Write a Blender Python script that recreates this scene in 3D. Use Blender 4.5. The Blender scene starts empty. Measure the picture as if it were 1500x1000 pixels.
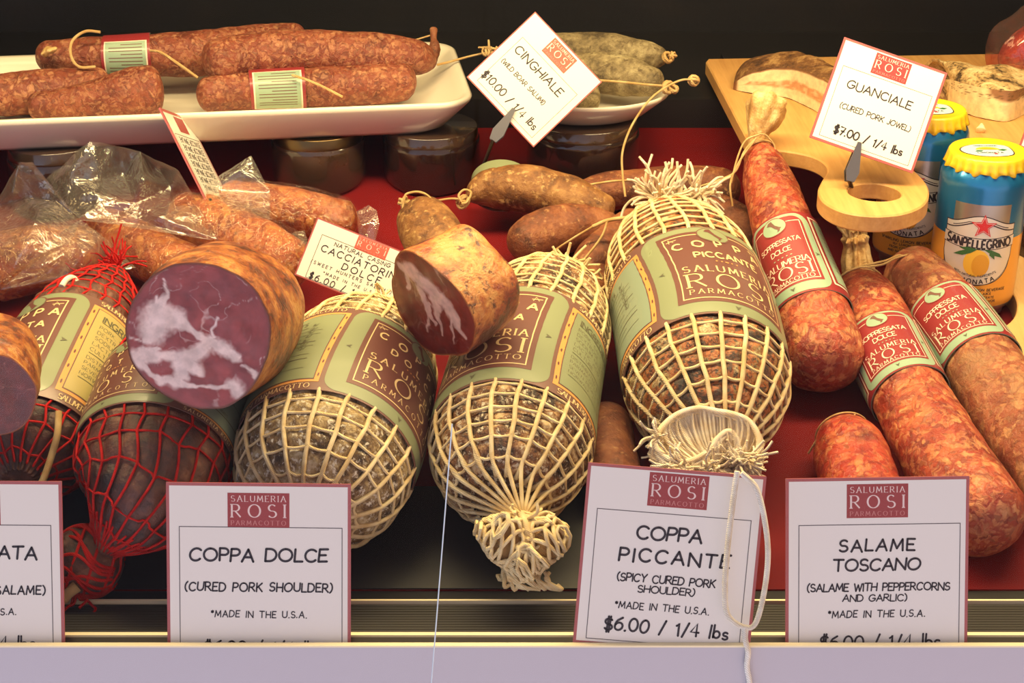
import bpy, bmesh, math, random
from mathutils import Vector, Matrix, noise
from mathutils.geometry import tessellate_polygon, delaunay_2d_cdt

PI = math.pi
R = math.radians
rnd = random.Random(7)
sc = bpy.context.scene
COL = sc.collection

# ------------------------------------------------------------------ camera, light, exposure
PITCH = R(25.5)
FPX = 2300.0
RIGHT = Vector((1, 0, 0))
UP = Vector((0, math.sin(PITCH), math.cos(PITCH)))
FWD = Vector((0, math.cos(PITCH), -math.sin(PITCH)))
CAM = -(FWD + UP * (-448 / FPX)) * 0.913          # the rail's top front edge is the origin
cd = bpy.data.cameras.new('camera')
cam = bpy.data.objects.new('camera', cd)
COL.objects.link(cam)
cam.location = CAM
cam.rotation_euler = (PI / 2 - PITCH, 0, 0)
cd.sensor_width = 36
cd.lens = FPX / 1500 * 36
cd.clip_start = 0.01
cd.clip_end = 20
sc.camera = cam

sc.view_settings.view_transform = 'Standard'
sc.view_settings.look = 'None'
sc.view_settings.gamma = 1.0
sc.view_settings.use_curve_mapping = False
sc.view_settings.exposure = 0.1
sc.cycles.use_denoising = True
sc.cycles.max_bounces = 8
sc.cycles.transparent_max_bounces = 24
sc.cycles.caustics_reflective = False
sc.cycles.caustics_refractive = False


def lin(c):
    def f(x):
        x /= 255.0
        return x / 12.92 if x <= 0.04045 else ((x + 0.055) / 1.055) ** 2.4
    return (f(c[0]), f(c[1]), f(c[2]), 1.0)


# the street outside the shop window: cool daylight low down, warmer to the right
wd = bpy.data.worlds.new('street')
sc.world = wd
wd.use_nodes = True
wn, wl = wd.node_tree.nodes, wd.node_tree.links
wn.clear()
w_out = wn.new('ShaderNodeOutputWorld')
w_bg = wn.new('ShaderNodeBackground')
w_tc = wn.new('ShaderNodeTexCoord')
w_sep = wn.new('ShaderNodeSeparateXYZ')
w_rx = wn.new('ShaderNodeValToRGB')
w_mx = wn.new('ShaderNodeMapRange')
w_rz = wn.new('ShaderNodeValToRGB')
w_mz = wn.new('ShaderNodeMapRange')
w_mul = wn.new('ShaderNodeMix')
w_mul.data_type = 'RGBA'
w_mul.blend_type = 'MULTIPLY'
w_mul.inputs[0].default_value = 1.0
wl.new(w_tc.outputs['Generated'], w_sep.inputs[0])
wl.new(w_sep.outputs['X'], w_mx.inputs[0])
w_mx.inputs[1].default_value = -0.45
w_mx.inputs[2].default_value = 0.45
wl.new(w_mx.outputs[0], w_rx.inputs[0])
w_rx.color_ramp.elements[0].color = (0.74, 0.78, 1.0, 1)
w_rx.color_ramp.elements[1].color = (1.0, 0.72, 0.66, 1)
wl.new(w_sep.outputs['Z'], w_mz.inputs[0])
w_mz.inputs[1].default_value = -0.6
w_mz.inputs[2].default_value = 0.4
wl.new(w_mz.outputs[0], w_rz.inputs[0])
w_rz.color_ramp.elements[0].color = (0.9, 0.9, 0.9, 1)
w_rz.color_ramp.elements[1].color = (0.32, 0.32, 0.32, 1)
e = w_rz.color_ramp.elements.new(0.42)
e.color = (0.8, 0.8, 0.8, 1)
e = w_rz.color_ramp.elements.new(0.6)
e.color = (0.5, 0.5, 0.5, 1)
wl.new(w_rx.outputs[0], w_mul.inputs[6])
wl.new(w_rz.outputs[0], w_mul.inputs[7])
wl.new(w_mul.outputs[2], w_bg.inputs[0])
w_bg.inputs[1].default_value = 1.75
wl.new(w_bg.outputs[0], w_out.inputs[0])


def area(name, loc, target, sx, sy, power, col):
    l = bpy.data.lights.new(name, 'AREA')
    l.shape = 'RECTANGLE'
    l.size, l.size_y = sx, sy
    l.energy = power
    l.color = col
    o = bpy.data.objects.new(name, l)
    COL.objects.link(o)
    o.location = loc
    o.rotation_euler = (Vector(target) - Vector(loc)).to_track_quat('-Z', 'Y').to_euler()
    return o


area('case_lamp', (0.05, 0.27, 0.60), (0.05, 0.24, 0.0), 1.15, 0.07, 11.5, (1.0, 0.76, 0.38))
area('back_fill_light', (0.0, 0.52, 0.62), (0.0, 0.58, 0.0), 1.15, 0.06, 1.5, (1.0, 0.70, 0.32))  # added fill light for the back wall and platter

# ------------------------------------------------------------------ pixels to places
def ray(px, py):
    return FWD + RIGHT * ((px - 750) / FPX) + UP * ((500 - py) / FPX)


def D(px, py, d):
    return CAM + ray(px, py) * d


def onZ(px, py, z):
    r = ray(px, py)
    return CAM + r * ((z - CAM.z) / r.z)


def onY(px, py, y):
    r = ray(px, py)
    return CAM + r * ((y - CAM.y) / r.y)


def onP(px, py, p0, n):
    r = ray(px, py)
    return CAM + r * ((Vector(p0) - CAM).dot(n) / r.dot(n))


def depth(p):
    return (p - CAM).dot(FWD)


def to_px(p):
    v = p - CAM
    d = v.dot(FWD)
    return 750 + v.dot(RIGHT) / d * FPX, 500 - v.dot(UP) / d * FPX


SLOPE = R(11.0)
DECK0 = Vector((0, 0.056, -0.012))
DECKN = Vector((0, -math.sin(SLOPE), math.cos(SLOPE)))


def deck(px, py, h=0.0):
    return onP(px, py, DECK0 + DECKN * h, DECKN)


def deckz(y):
    return DECK0.z + math.tan(SLOPE) * (y - DECK0.y)


# ------------------------------------------------------------------ mesh building
BASE = {}


class MB:
    def __init__(s):
        s.v, s.f, s.m, s.col = [], [], [], None

    def add(s, vs, fs, mi=0):
        b = len(s.v)
        s.v.extend(vs)
        for f in fs:
            s.f.append(tuple(b + i for i in f))
            s.m.append(mi)
        return b

    def grid(s, rows, closed=False, mi=0, flip=False):
        n, m = len(rows), len(rows[0])
        b = len(s.v)
        for r_ in rows:
            s.v.extend(r_)
        for i in range(n - 1):
            for j in range(m if closed else m - 1):
                k = (j + 1) % m
                q = (b + i * m + j, b + i * m + k, b + (i + 1) * m + k, b + (i + 1) * m + j)
                s.f.append(q[::-1] if flip else q)
                s.m.append(mi)

    def fan(s, loop, c, mi=0, flip=False):
        b = len(s.v)
        s.v.extend(loop)
        s.v.append(c)
        n = len(loop)
        for j in range(n):
            q = (b + j, b + (j + 1) % n, b + n)
            s.f.append(q[::-1] if flip else q)
            s.m.append(mi)

    def tube(s, pts, r, n=6, mi=0, r1=None, cap=True, closed=False):
        pts = [Vector(p) for p in pts]
        N = len(pts)
        rows = []
        prev = None
        for i, p in enumerate(pts):
            if closed:
                t = pts[(i + 1) % N] - pts[i - 1]
            else:
                t = pts[min(i + 1, N - 1)] - pts[max(i - 1, 0)]
            if t.length < 1e-9:
                t = Vector((0, 0, 1))
            t.normalize()
            if prev is None:
                a = t.orthogonal().normalized()
            else:
                a = prev - t * prev.dot(t)
                if a.length < 1e-6:
                    a = t.orthogonal()
                a.normalize()
            prev = a
            b = t.cross(a)
            rr = r(i / max(1, N - 1)) if callable(r) else (r if r1 is None else r + (r1 - r) * i / max(1, N - 1))
            rows.append([p + (a * math.cos(2 * PI * k / n) + b * math.sin(2 * PI * k / n)) * rr for k in range(n)])
        if closed:
            rows.append(rows[0])
        s.grid(rows, True, mi)
        if cap and not closed:
            s.fan(rows[0], pts[0], mi, True)
            s.fan(rows[-1], pts[-1], mi)

    def box(s, c, ax, ay, az, mi=0):
        c, ax, ay, az = Vector(c), Vector(ax), Vector(ay), Vector(az)
        vs = [c + ax * i + ay * j + az * k for i in (-1, 1) for j in (-1, 1) for k in (-1, 1)]
        s.add(vs, [(0, 1, 3, 2), (4, 6, 7, 5), (0, 4, 5, 1), (2, 3, 7, 6), (0, 2, 6, 4), (1, 5, 7, 3)], mi)

    def prism(s, loop, off, mi=0):
        n = len(loop)
        top = [Vector(p) for p in loop]
        bot = [p + off for p in top]
        s.grid([top, bot], True, mi)
        tris = tessellate_polygon([top])
        s.add(top, [tuple(t) for t in tris], mi)
        s.add(bot, [tuple(t)[::-1] for t in tris], mi)

    def build(s, name, mats, parent=None, base=None, smooth=True, fix=True, merge=False):
        me = bpy.data.meshes.new(name)
        o = bpy.data.objects.new(name, me)
        COL.objects.link(o)
        if parent is not None:
            base = BASE[parent.name]
            o.parent = parent
        else:
            if base is None:
                xs = [v[0] for v in s.v]; ys = [v[1] for v in s.v]; zs = [v[2] for v in s.v]
                base = Vector(((min(xs) + max(xs)) / 2, (min(ys) + max(ys)) / 2, min(zs)))
            o.location = base
        BASE[o.name] = base
        me.from_pydata([tuple(Vector(v) - base) for v in s.v], [], s.f)
        if not isinstance(mats, (list, tuple)):
            mats = [mats]
        for m in mats:
            me.materials.append(m)
        me.polygons.foreach_set('material_index', s.m)
        me.polygons.foreach_set('use_smooth', [smooth] * len(s.f))
        if s.col is not None:
            at = me.color_attributes.new('tone', 'FLOAT_COLOR', 'POINT')
            flat = []
            for c in s.col:
                flat.extend(c)
            at.data.foreach_set('color', flat)
        me.update()
        if fix or merge:
            bm = bmesh.new()
            bm.from_mesh(me)
            if merge:
                bmesh.ops.remove_doubles(bm, verts=bm.verts, dist=1e-6)
            if fix:
                bmesh.ops.recalc_face_normals(bm, faces=bm.faces)
            bm.to_mesh(me)
            bm.free()
        return o


def tag(o, label, cat, group=None, kind=None):
    if label:
        o['label'] = label
    if cat:
        o['category'] = cat
    if group:
        o['group'] = group
    if kind:
        o['kind'] = kind
    return o


def thing(name, loc, label, cat, group=None):
    o = bpy.data.objects.new(name, None)
    COL.objects.link(o)
    o.empty_display_size = 0.01
    o.location = loc
    BASE[o.name] = Vector(loc)
    return tag(o, label, cat, group)


def catmull(pts, per=12, closed=False):
    pts = [Vector(p) for p in pts]
    n = len(pts)
    if n == 2 and not closed:
        return [pts[0].lerp(pts[1], i / per) for i in range(per + 1)]
    out = []
    segs = n if closed else n - 1
    for i in range(segs):
        if closed:
            p0, p1, p2, p3 = pts[i - 1], pts[i], pts[(i + 1) % n], pts[(i + 2) % n]
        else:
            p1, p2 = pts[i], pts[i + 1]
            p0 = pts[i - 1] if i else p1 * 2 - p2
            p3 = pts[i + 2] if i + 2 < n else p2 * 2 - p1
        for k in range(per):
            t = k / per
            out.append(0.5 * (2 * p1 + (p2 - p0) * t + (2 * p0 - 5 * p1 + 4 * p2 - p3) * t * t + (3 * p1 - p0 - 3 * p2 + p3) * t ** 3))
    if not closed:
        out.append(pts[-1].copy())
    return out


def interp(tab, t):
    if t <= tab[0][0]:
        return tab[0][1]
    for i in range(len(tab) - 1):
        a, b = tab[i], tab[i + 1]
        if t <= b[0]:
            u = (t - a[0]) / max(1e-9, b[0] - a[0])
            y0 = tab[i - 1][1] if i else a[1]
            x0 = tab[i - 1][0] if i else a[0] - (b[0] - a[0])
            y3 = tab[i + 2][1] if i + 2 < len(tab) else b[1]
            x3 = tab[i + 2][0] if i + 2 < len(tab) else b[0] + (b[0] - a[0])
            h = b[0] - a[0]
            m0 = (b[1] - y0) / max(1e-9, b[0] - x0) * h
            m1 = (y3 - a[1]) / max(1e-9, x3 - a[0]) * h
            return (2 * u ** 3 - 3 * u * u + 1) * a[1] + (u ** 3 - 2 * u * u + u) * m0 + (-2 * u ** 3 + 3 * u * u) * b[1] + (u ** 3 - u * u) * m1
    return tab[-1][1]


class Body:
    """A round thing along a bent axis: radius table in metres over 0..1, rounded ends of length cap0, cap1."""

    def __init__(s, axis, prof, cap0=0.0, cap1=0.0, flat=1.0):
        s.pts = catmull(axis, 24)
        s.cum = [0.0]
        for a, b in zip(s.pts, s.pts[1:]):
            s.cum.append(s.cum[-1] + (b - a).length)
        s.L = s.cum[-1]
        s.prof, s.cap0, s.cap1, s.flat = prof, cap0, cap1, flat
        s.lump = None

    def at(s, x):
        x = min(max(x, 0.0), s.L)
        lo, hi = 0, len(s.cum) - 1
        while hi - lo > 1:
            m = (lo + hi) // 2
            if s.cum[m] <= x:
                lo = m
            else:
                hi = m
        u = (x - s.cum[lo]) / max(1e-9, s.cum[hi] - s.cum[lo])
        p = s.pts[lo].lerp(s.pts[hi], u)
        a, b = s.pts[max(0, lo - 2)], s.pts[min(len(s.pts) - 1, hi + 2)]
        t = (b - a).normalized()
        return p, t

    def rad(s, x):
        r = interp(s.prof, x / s.L)
        if s.cap0 and x < s.cap0:
            r *= math.sqrt(max(0.0, 1 - (1 - max(x, 0) / s.cap0) ** 2))
        if s.cap1 and x > s.L - s.cap1:
            r *= math.sqrt(max(0.0, 1 - (1 - max(s.L - x, 0) / s.cap1) ** 2))
        return max(r, 0.0)

    def frame(s, x):
        p, t = s.at(x)
        n = CAM - p
        n -= t * n.dot(t)
        if n.length < 0.05:
            n = UP - t * UP.dot(t)
        n.normalize()
        return p, t, n, n.cross(t)

    def pos(s, th, x, off=0.0, lump=False):
        p, t, n, b = s.frame(x)
        r = s.rad(x)
        d = n * math.cos(th) + b * math.sin(th) * s.flat
        if lump and s.lump:
            r += s.lump(th, x, p + d * r)
        return p + d * (r + off)

    def x_at(s, py, th=0.0, horiz=False):
        best, bx = 1e9, 0
        for i in range(201):
            x = s.L * i / 200
            q = to_px(s.pos(th, x))
            e_ = abs((q[0] if horiz else q[1]) - py)
            if e_ < best:
                best, bx = e_, x
        return bx

    def mesh(s, mb, nu=64, nv=96, off=0.0, x0=None, x1=None, mi=0, caps=True, cap_a=True):
        a = 0.0 if x0 is None else x0
        b = s.L if x1 is None else x1
        rows = []
        for i in range(nv + 1):
            u = i / nv
            if s.cap0 or s.cap1 or True:
                u = 0.5 * u + 0.5 * (0.5 - 0.5 * math.cos(PI * u))
            x = a + (b - a) * u
            if x < 1e-6 + a and s.rad(a) < 1e-6:
                x = a + (b - a) * 0.0004
            if x > b - 1e-6 and s.rad(b) < 1e-6:
                x = b - (b - a) * 0.0004
            p, t, n, bb = s.frame(x)
            r = s.rad(x)
            row = []
            for j in range(nu):
                th = 2 * PI * j / nu
                d = n * math.cos(th) + bb * math.sin(th) * s.flat
                rr = r + off
                if s.lump:
                    k = min(1.0, r / 0.006)
                    rr += s.lump(th, x, p + d * r) * k
                row.append(p + d * rr)
            rows.append(row)
        mb.grid(rows, True, mi)
        if caps:
            c0 = sum(rows[0], Vector()) / nu
            c1 = sum(rows[-1], Vector()) / nu
            if cap_a:
                mb.fan(rows[0], c0, mi, True)
            mb.fan(rows[-1], c1, mi)
        return rows


def nz(p, sc_, oct_=3, h=1.0):
    return noise.fractal(Vector(p) * sc_, h, 2.1, oct_)


# ------------------------------------------------------------------ lettering: a stroke alphabet drawn here
def arc(cx, cy, rx, ry, a0, a1, n=10):
    return [(cx + rx * math.cos(R(a0 + (a1 - a0) * i / n)), cy + ry * math.sin(R(a0 + (a1 - a0) * i / n))) for i in range(n + 1)]


G = {
    'A': (.78, [[(0, 0), (.39, 1)], [(.39, 1), (.78, 0)], [(.15, .36), (.63, .36)]]),
    'B': (.6, [[(0, 0), (0, 1)], [(0, 1), (.3, 1)] + arc(.3, .76, .25, .24, 90, -90)[1:] + [(0, .52)], [(0, .52), (.34, .52)] + arc(.34, .26, .28, .26, 90, -90)[1:] + [(0, 0)]]),
    'C': (.76, [arc(.42, .5, .42, .5, 45, 315, 16)]),
    'D': (.72, [[(0, 0), (0, 1)], [(0, 1), (.26, 1)] + arc(.26, .5, .46, .5, 90, -90, 14)[1:] + [(0, 0)]]),
    'E': (.55, [[(0, 0), (0, 1)], [(0, 1), (.55, 1)], [(0, .52), (.45, .52)], [(0, 0), (.57, 0)]]),
    'F': (.52, [[(0, 0), (0, 1)], [(0, 1), (.54, 1)], [(0, .52), (.42, .52)]]),
    'G': (.8, [arc(.42, .5, .42, .5, 45, 340, 16) + [(.8, .44)], [(.8, .44), (.48, .44)]]),
    'H': (.7, [[(0, 0), (0, 1)], [(.7, 0), (.7, 1)], [(0, .5), (.7, .5)]]),
    'I': (.06, [[(.03, 0), (.03, 1)]]),
    'J': (.42, [[(.4, 1), (.4, .25)] + arc(.18, .25, .22, .25, 0, -160, 8)[1:]]),
    'K': (.66, [[(0, 0), (0, 1)], [(.6, 1), (.02, .45)], [(.18, .58), (.66, 0)]]),
    'L': (.52, [[(0, 1), (0, 0)], [(0, 0), (.54, 0)]]),
    'M': (.9, [[(0, 0), (.1, 1)], [(.1, 1), (.45, .2)], [(.45, .2), (.8, 1)], [(.8, 1), (.9, 0)]]),
    'N': (.74, [[(0, 0), (0, 1)], [(0, 1), (.74, 0)], [(.74, 0), (.74, 1)]]),
    'O': (.9, [arc(.45, .5, .45, .5, 90, 450, 24)]),
    'P': (.58, [[(0, 0), (0, 1)], [(0, 1), (.3, 1)] + arc(.3, .73, .28, .27, 90, -90)[1:] + [(0, .46)]]),
    'Q': (.9, [arc(.45, .5, .45, .5, 90, 450, 24), [(.55, .25), (.9, -.08)]]),
    'R': (.66, [[(0, 0), (0, 1)], [(0, 1), (.3, 1)] + arc(.3, .74, .27, .26, 90, -90)[1:] + [(0, .48)], [(.26, .48), (.68, 0)]]),
    'S': (.6, [arc(.3, .745, .27, .255, 35, 250, 12) + arc(.3, .255, .3, .255, 80, -150, 12)]),
    'T': (.72, [[(.36, 0), (.36, 1)], [(0, 1), (.72, 1)]]),
    'U': (.7, [[(0, 1), (0, .34)] + arc(.35, .34, .35, .34, 180, 360, 12)[1:] + [(.7, 1)]]),
    'V': (.74, [[(0, 1), (.37, 0)], [(.37, 0), (.74, 1)]]),
    'W': (1.0, [[(0, 1), (.25, 0)], [(.25, 0), (.5, .85)], [(.5, .85), (.75, 0)], [(.75, 0), (1, 1)]]),
    'X': (.68, [[(0, 1), (.68, 0)], [(.68, 1), (0, 0)]]),
    'Y': (.68, [[(0, 1), (.34, .5)], [(.68, 1), (.34, .5)], [(.34, .5), (.34, 0)]]),
    'Z': (.62, [[(0, 1), (.62, 1)], [(.62, 1), (0, 0)], [(0, 0), (.64, 0)]]),
    '0': (.66, [arc(.33, .5, .33, .5, 90, 450, 20)]),
    '1': (.3, [[(0, .78), (.18, 1), (.18, 0)]]),
    '2': (.58, [arc(.28, .72, .28, .28, 170, -35, 10) + [(0, 0)], [(0, 0), (.6, 0)]]),
    '4': (.62, [[(.45, 0), (.45, 1), (0, .3), (.62, .3)]]),
    '5': (.56, [[(.52, 1), (.08, 1), (.04, .56)] + arc(.25, .32, .3, .32, 120, -150, 10)]),
    '6': (.6, [[(.5, 1)] + arc(.42, .3, .42, .62, 130, 180, 5) + arc(.3, .3, .3, .3, 180, 520, 14)]),
    '7': (.58, [[(0, 1), (.58, 1), (.2, 0)], [(.14, .5), (.5, .5)]]),
    '3': (.55, [arc(.26, .74, .27, .26, 150, -80, 8) + arc(.26, .25, .29, .26, 80, -150, 8)]),
    '8': (.58, [arc(.29, .75, .24, .25, 90, 450, 14), arc(.29, .25, .29, .26, 90, 450, 14)]),
    '9': (.6, [arc(.3, .7, .3, .3, 0, 360, 14) + [(.5, 0)]]),
    '$': (.62, [arc(.31, .72, .28, .22, 35, 250, 10) + arc(.31, .28, .3, .22, 80, -150, 10), [(.25, 1.12), (.22, -.12)], [(.42, 1.12), (.39, -.12)]]),
    '/': (.42, [[(0, -.08), (.42, 1.05)]]),
    '(': (.26, [arc(.5, .48, .5, .68, 120, 240, 8)]),
    ')': (.26, [arc(-.24, .48, .5, .68, 60, -60, 8)]),
    '*': (.34, [[(.17, .6), (.17, 1)], [(0, .7), (.34, .9)], [(0, .9), (.34, .7)]]),
    '.': (.08, [[(.02, 0), (.06, .02)]]),
    ',': (.1, [[(.07, .06), (.0, -.14)]]),
    ':': (.08, [[(.02, .05), (.06, .07)], [(.02, .5), (.06, .52)]]),
    '-': (.36, [[(0, .45), (.36, .45)]]),
    '%': (.62, [[(0, 0), (.6, 1)]]),
    'l': (.1, [[(.05, 0), (.05, 1.02)]]),
    'b': (.52, [[(0, 1.02), (0, .02)], arc(.24, .27, .25, .27, 170, -170, 14)]),
    's': (.4, [arc(.2, .42, .18, .14, 35, 250, 8) + arc(.2, .14, .2, .14, 80, -150, 8)]),
    ' ': (.45, []),
}


def text_w(t, gap):
    return sum(G[c][0] + gap for c in t) - gap


class Art:
    """Printed shapes laid over a surface: fn(u, v, layer) gives the place of a flat point u, v (metres)."""

    def __init__(s, fn, mats, step=0.003):
        s.fn, s.step = fn, step
        s.mats = mats
        s.names = list(mats)
        s.mb = MB()
        s.lay = 1

    def mi(s, m):
        return s.names.index(m)

    def rect(s, u0, v0, u1, v1, m, lay=None):
        lay = s.lay if lay is None else lay
        n = max(1, int(math.ceil(abs(u1 - u0) / s.step)))
        k = max(1, int(math.ceil(abs(v1 - v0) / s.step)))
        s.mb.grid([[s.fn(u0 + (u1 - u0) * i / n, v0 + (v1 - v0) * j / k, lay) for i in range(n + 1)] for j in range(k + 1)], False, s.mi(m))

    def frame(s, u0, v0, u1, v1, w, m, lay=None):
        s.rect(u0, v0, u1, v0 + w, m, lay)
        s.rect(u0, v1 - w, u1, v1, m, lay)
        s.rect(u0, v0 + w, u0 + w, v1 - w, m, lay)
        s.rect(u1 - w, v0 + w, u1, v1 - w, m, lay)

    def rrect(s, u0, v0, u1, v1, rad, m, lay=None, corners='abcd'):
        """rounded rectangle; corners a: top left, b: top right, c: bottom right, d: bottom left"""
        lay = s.lay if lay is None else lay
        us = []
        n = max(2, int((u1 - u0) / s.step))
        for i in range(n + 1):
            us.append(u0 + (u1 - u0) * i / n)
        for i in range(1, 7):
            t = rad * (1 - math.cos(i / 6 * PI / 2))
            us += [u0 + t, u1 - t]
        us = sorted(set(round(x, 6) for x in us))
        k = max(1, int((v1 - v0) / s.step))
        rows = []
        for u in us:
            lo, hi = v0, v1
            for side, dist in (('l', u - u0), ('r', u1 - u)):
                if dist < rad:
                    h = rad - math.sqrt(max(0, rad * rad - (rad - dist) ** 2))
                    if ('a' if side == 'l' else 'b') in corners:
                        hi -= h
                    if ('d' if side == 'l' else 'c') in corners:
                        lo += h
            rows.append([s.fn(u, lo + (hi - lo) * j / k, lay) for j in range(k + 1)])
        s.mb.grid(rows, False, s.mi(m))

    def ell(s, cu, cv, ru, rv, m, lay=None, n=28, rot=0.0):
        lay = s.lay if lay is None else lay
        c, sn = math.cos(rot), math.sin(rot)
        rings = 3
        rows = []
        for k in range(1, rings + 1):
            row = []
            for i in range(n):
                a = 2 * PI * i / n
                x, y = ru * math.cos(a) * k / rings, rv * math.sin(a) * k / rings
                row.append(s.fn(cu + x * c - y * sn, cv + x * sn + y * c, lay))
            rows.append(row)
        s.mb.grid(rows, True, s.mi(m))
        s.mb.fan(rows[0], s.fn(cu, cv, lay), s.mi(m))

    def poly(s, pts, m, lay=None):
        lay = s.lay if lay is None else lay
        p3 = [Vector((p[0], p[1], 0)) for p in pts]
        for t in tessellate_polygon([p3]):
            s._tri([p3[i] for i in t], m, lay, 0)

    def _tri(s, t, m, lay, dep):
        ls = [(t[(i + 1) % 3] - t[i]).length for i in range(3)]
        i = ls.index(max(ls))
        if ls[i] > s.step * 1.6 and dep < 7:
            a, b, c = t[i], t[(i + 1) % 3], t[(i + 2) % 3]
            mid = (a + b) / 2
            s._tri([a, mid, c], m, lay, dep + 1)
            s._tri([mid, b, c], m, lay, dep + 1)
            return
        s.mb.add([s.fn(p.x, p.y, lay) for p in t], [(0, 1, 2)], s.mi(m))

    def line(s, pts, w, m, lay=None, cap=False):
        lay = s.lay if lay is None else lay
        q = [Vector((p[0], p[1])) for p in pts]
        d = [q[0]]
        for a, b in zip(q, q[1:]):
            n = max(1, int((b - a).length / s.step))
            for i in range(1, n + 1):
                d.append(a.lerp(b, i / n))
        N = len(d)
        closed = (d[0] - d[-1]).length < 1e-7
        rows = []
        for i in range(N):
            if closed and i in (0, N - 1):
                t = d[1] - d[-2]
            else:
                t = d[min(i + 1, N - 1)] - d[max(i - 1, 0)]
            if t.length < 1e-9:
                continue
            t.normalize()
            nn = Vector((-t.y, t.x))
            ww = w(t) if callable(w) else w
            rows.append([s.fn(*(d[i] + nn * ww / 2), lay), s.fn(*(d[i] - nn * ww / 2), lay)])
        s.mb.grid(rows, False, s.mi(m))
        if cap:
            for p in (d[0], d[-1]):
                s.mb.fan([s.fn(p.x + w / 2 * math.cos(a * PI / 4), p.y + w / 2 * math.sin(a * PI / 4), lay) for a in range(8)], s.fn(p.x, p.y, lay), s.mi(m))

    def text(s, t, cu, cv, size, m, style='hand', gap=.22, fit=None, lay=None, align='c', slant=0.0, w=None, rot=0.0, wob=0.0, wide=1.0):
        lay = (s.lay + 1) if lay is None else lay
        W = text_w(t, gap) * wide
        if fit:
            k = len(t) - 1
            if k > 0:
                gap = max(0.17 if style == 'hand' else 0.05, gap + (fit / size - W) / k / wide)
                W = text_w(t, gap) * wide
            if W * size > fit * 1.02:
                size *= fit / (W * size)
        x = {'c': -W / 2, 'l': 0.0, 'r': -W}[align]
        c, sn = math.cos(rot), math.sin(rot)
        for ch in t:
            gw, paths = G[ch]
            jy = rnd.uniform(-wob, wob)
            jr = rnd.uniform(-wob, wob)

            def tr(p):
                px, py = p[0] * wide, p[1] - .5
                px, py = px + py * (slant + jr), py + jy + px * jr * .6
                X, Y = (x + px) * size, py * size
                return (cu + X * c - Y * sn, cv + X * sn + Y * c)
            for path in paths:
                pp = [tr(p) for p in path]
                if style == 'hand':
                    s.line(pp, (w or .12) * size, m, lay, True)
                elif style == 'sans':
                    s.line(pp, (w or .15) * size, m, lay, False)
                else:
                    th, tn = (w or .17) * size, (w or .17) * .38 * size

                    def ww(d, th=th, tn=tn):
                        loc = abs(-d.x * sn + d.y * c)
                        return tn + (th - tn) * min(1, loc ** 1.5)
                    s.line(pp, ww, m, lay)
                    if len(path) == 2 and abs(path[0][1] - path[1][1]) > .6:
                        for e_ in path:
                            if abs(e_[1]) < .02 or abs(e_[1] - 1) < .02:
                                s.line([tr((e_[0] - .13, e_[1])), tr((e_[0] + .13, e_[1]))], tn * 1.1, m, lay)
                    elif len(path) == 2 and abs(path[0][1] - path[1][1]) < .02 and abs(path[0][0] - path[1][0]) > .5:
                        for e_ in path[1:] if ch in 'LE' else path:
                            s.line([tr((e_[0], e_[1] - .08)), tr((e_[0], e_[1] + .08))], tn * 1.1, m, lay)
            x += (gw + gap) * wide


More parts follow.
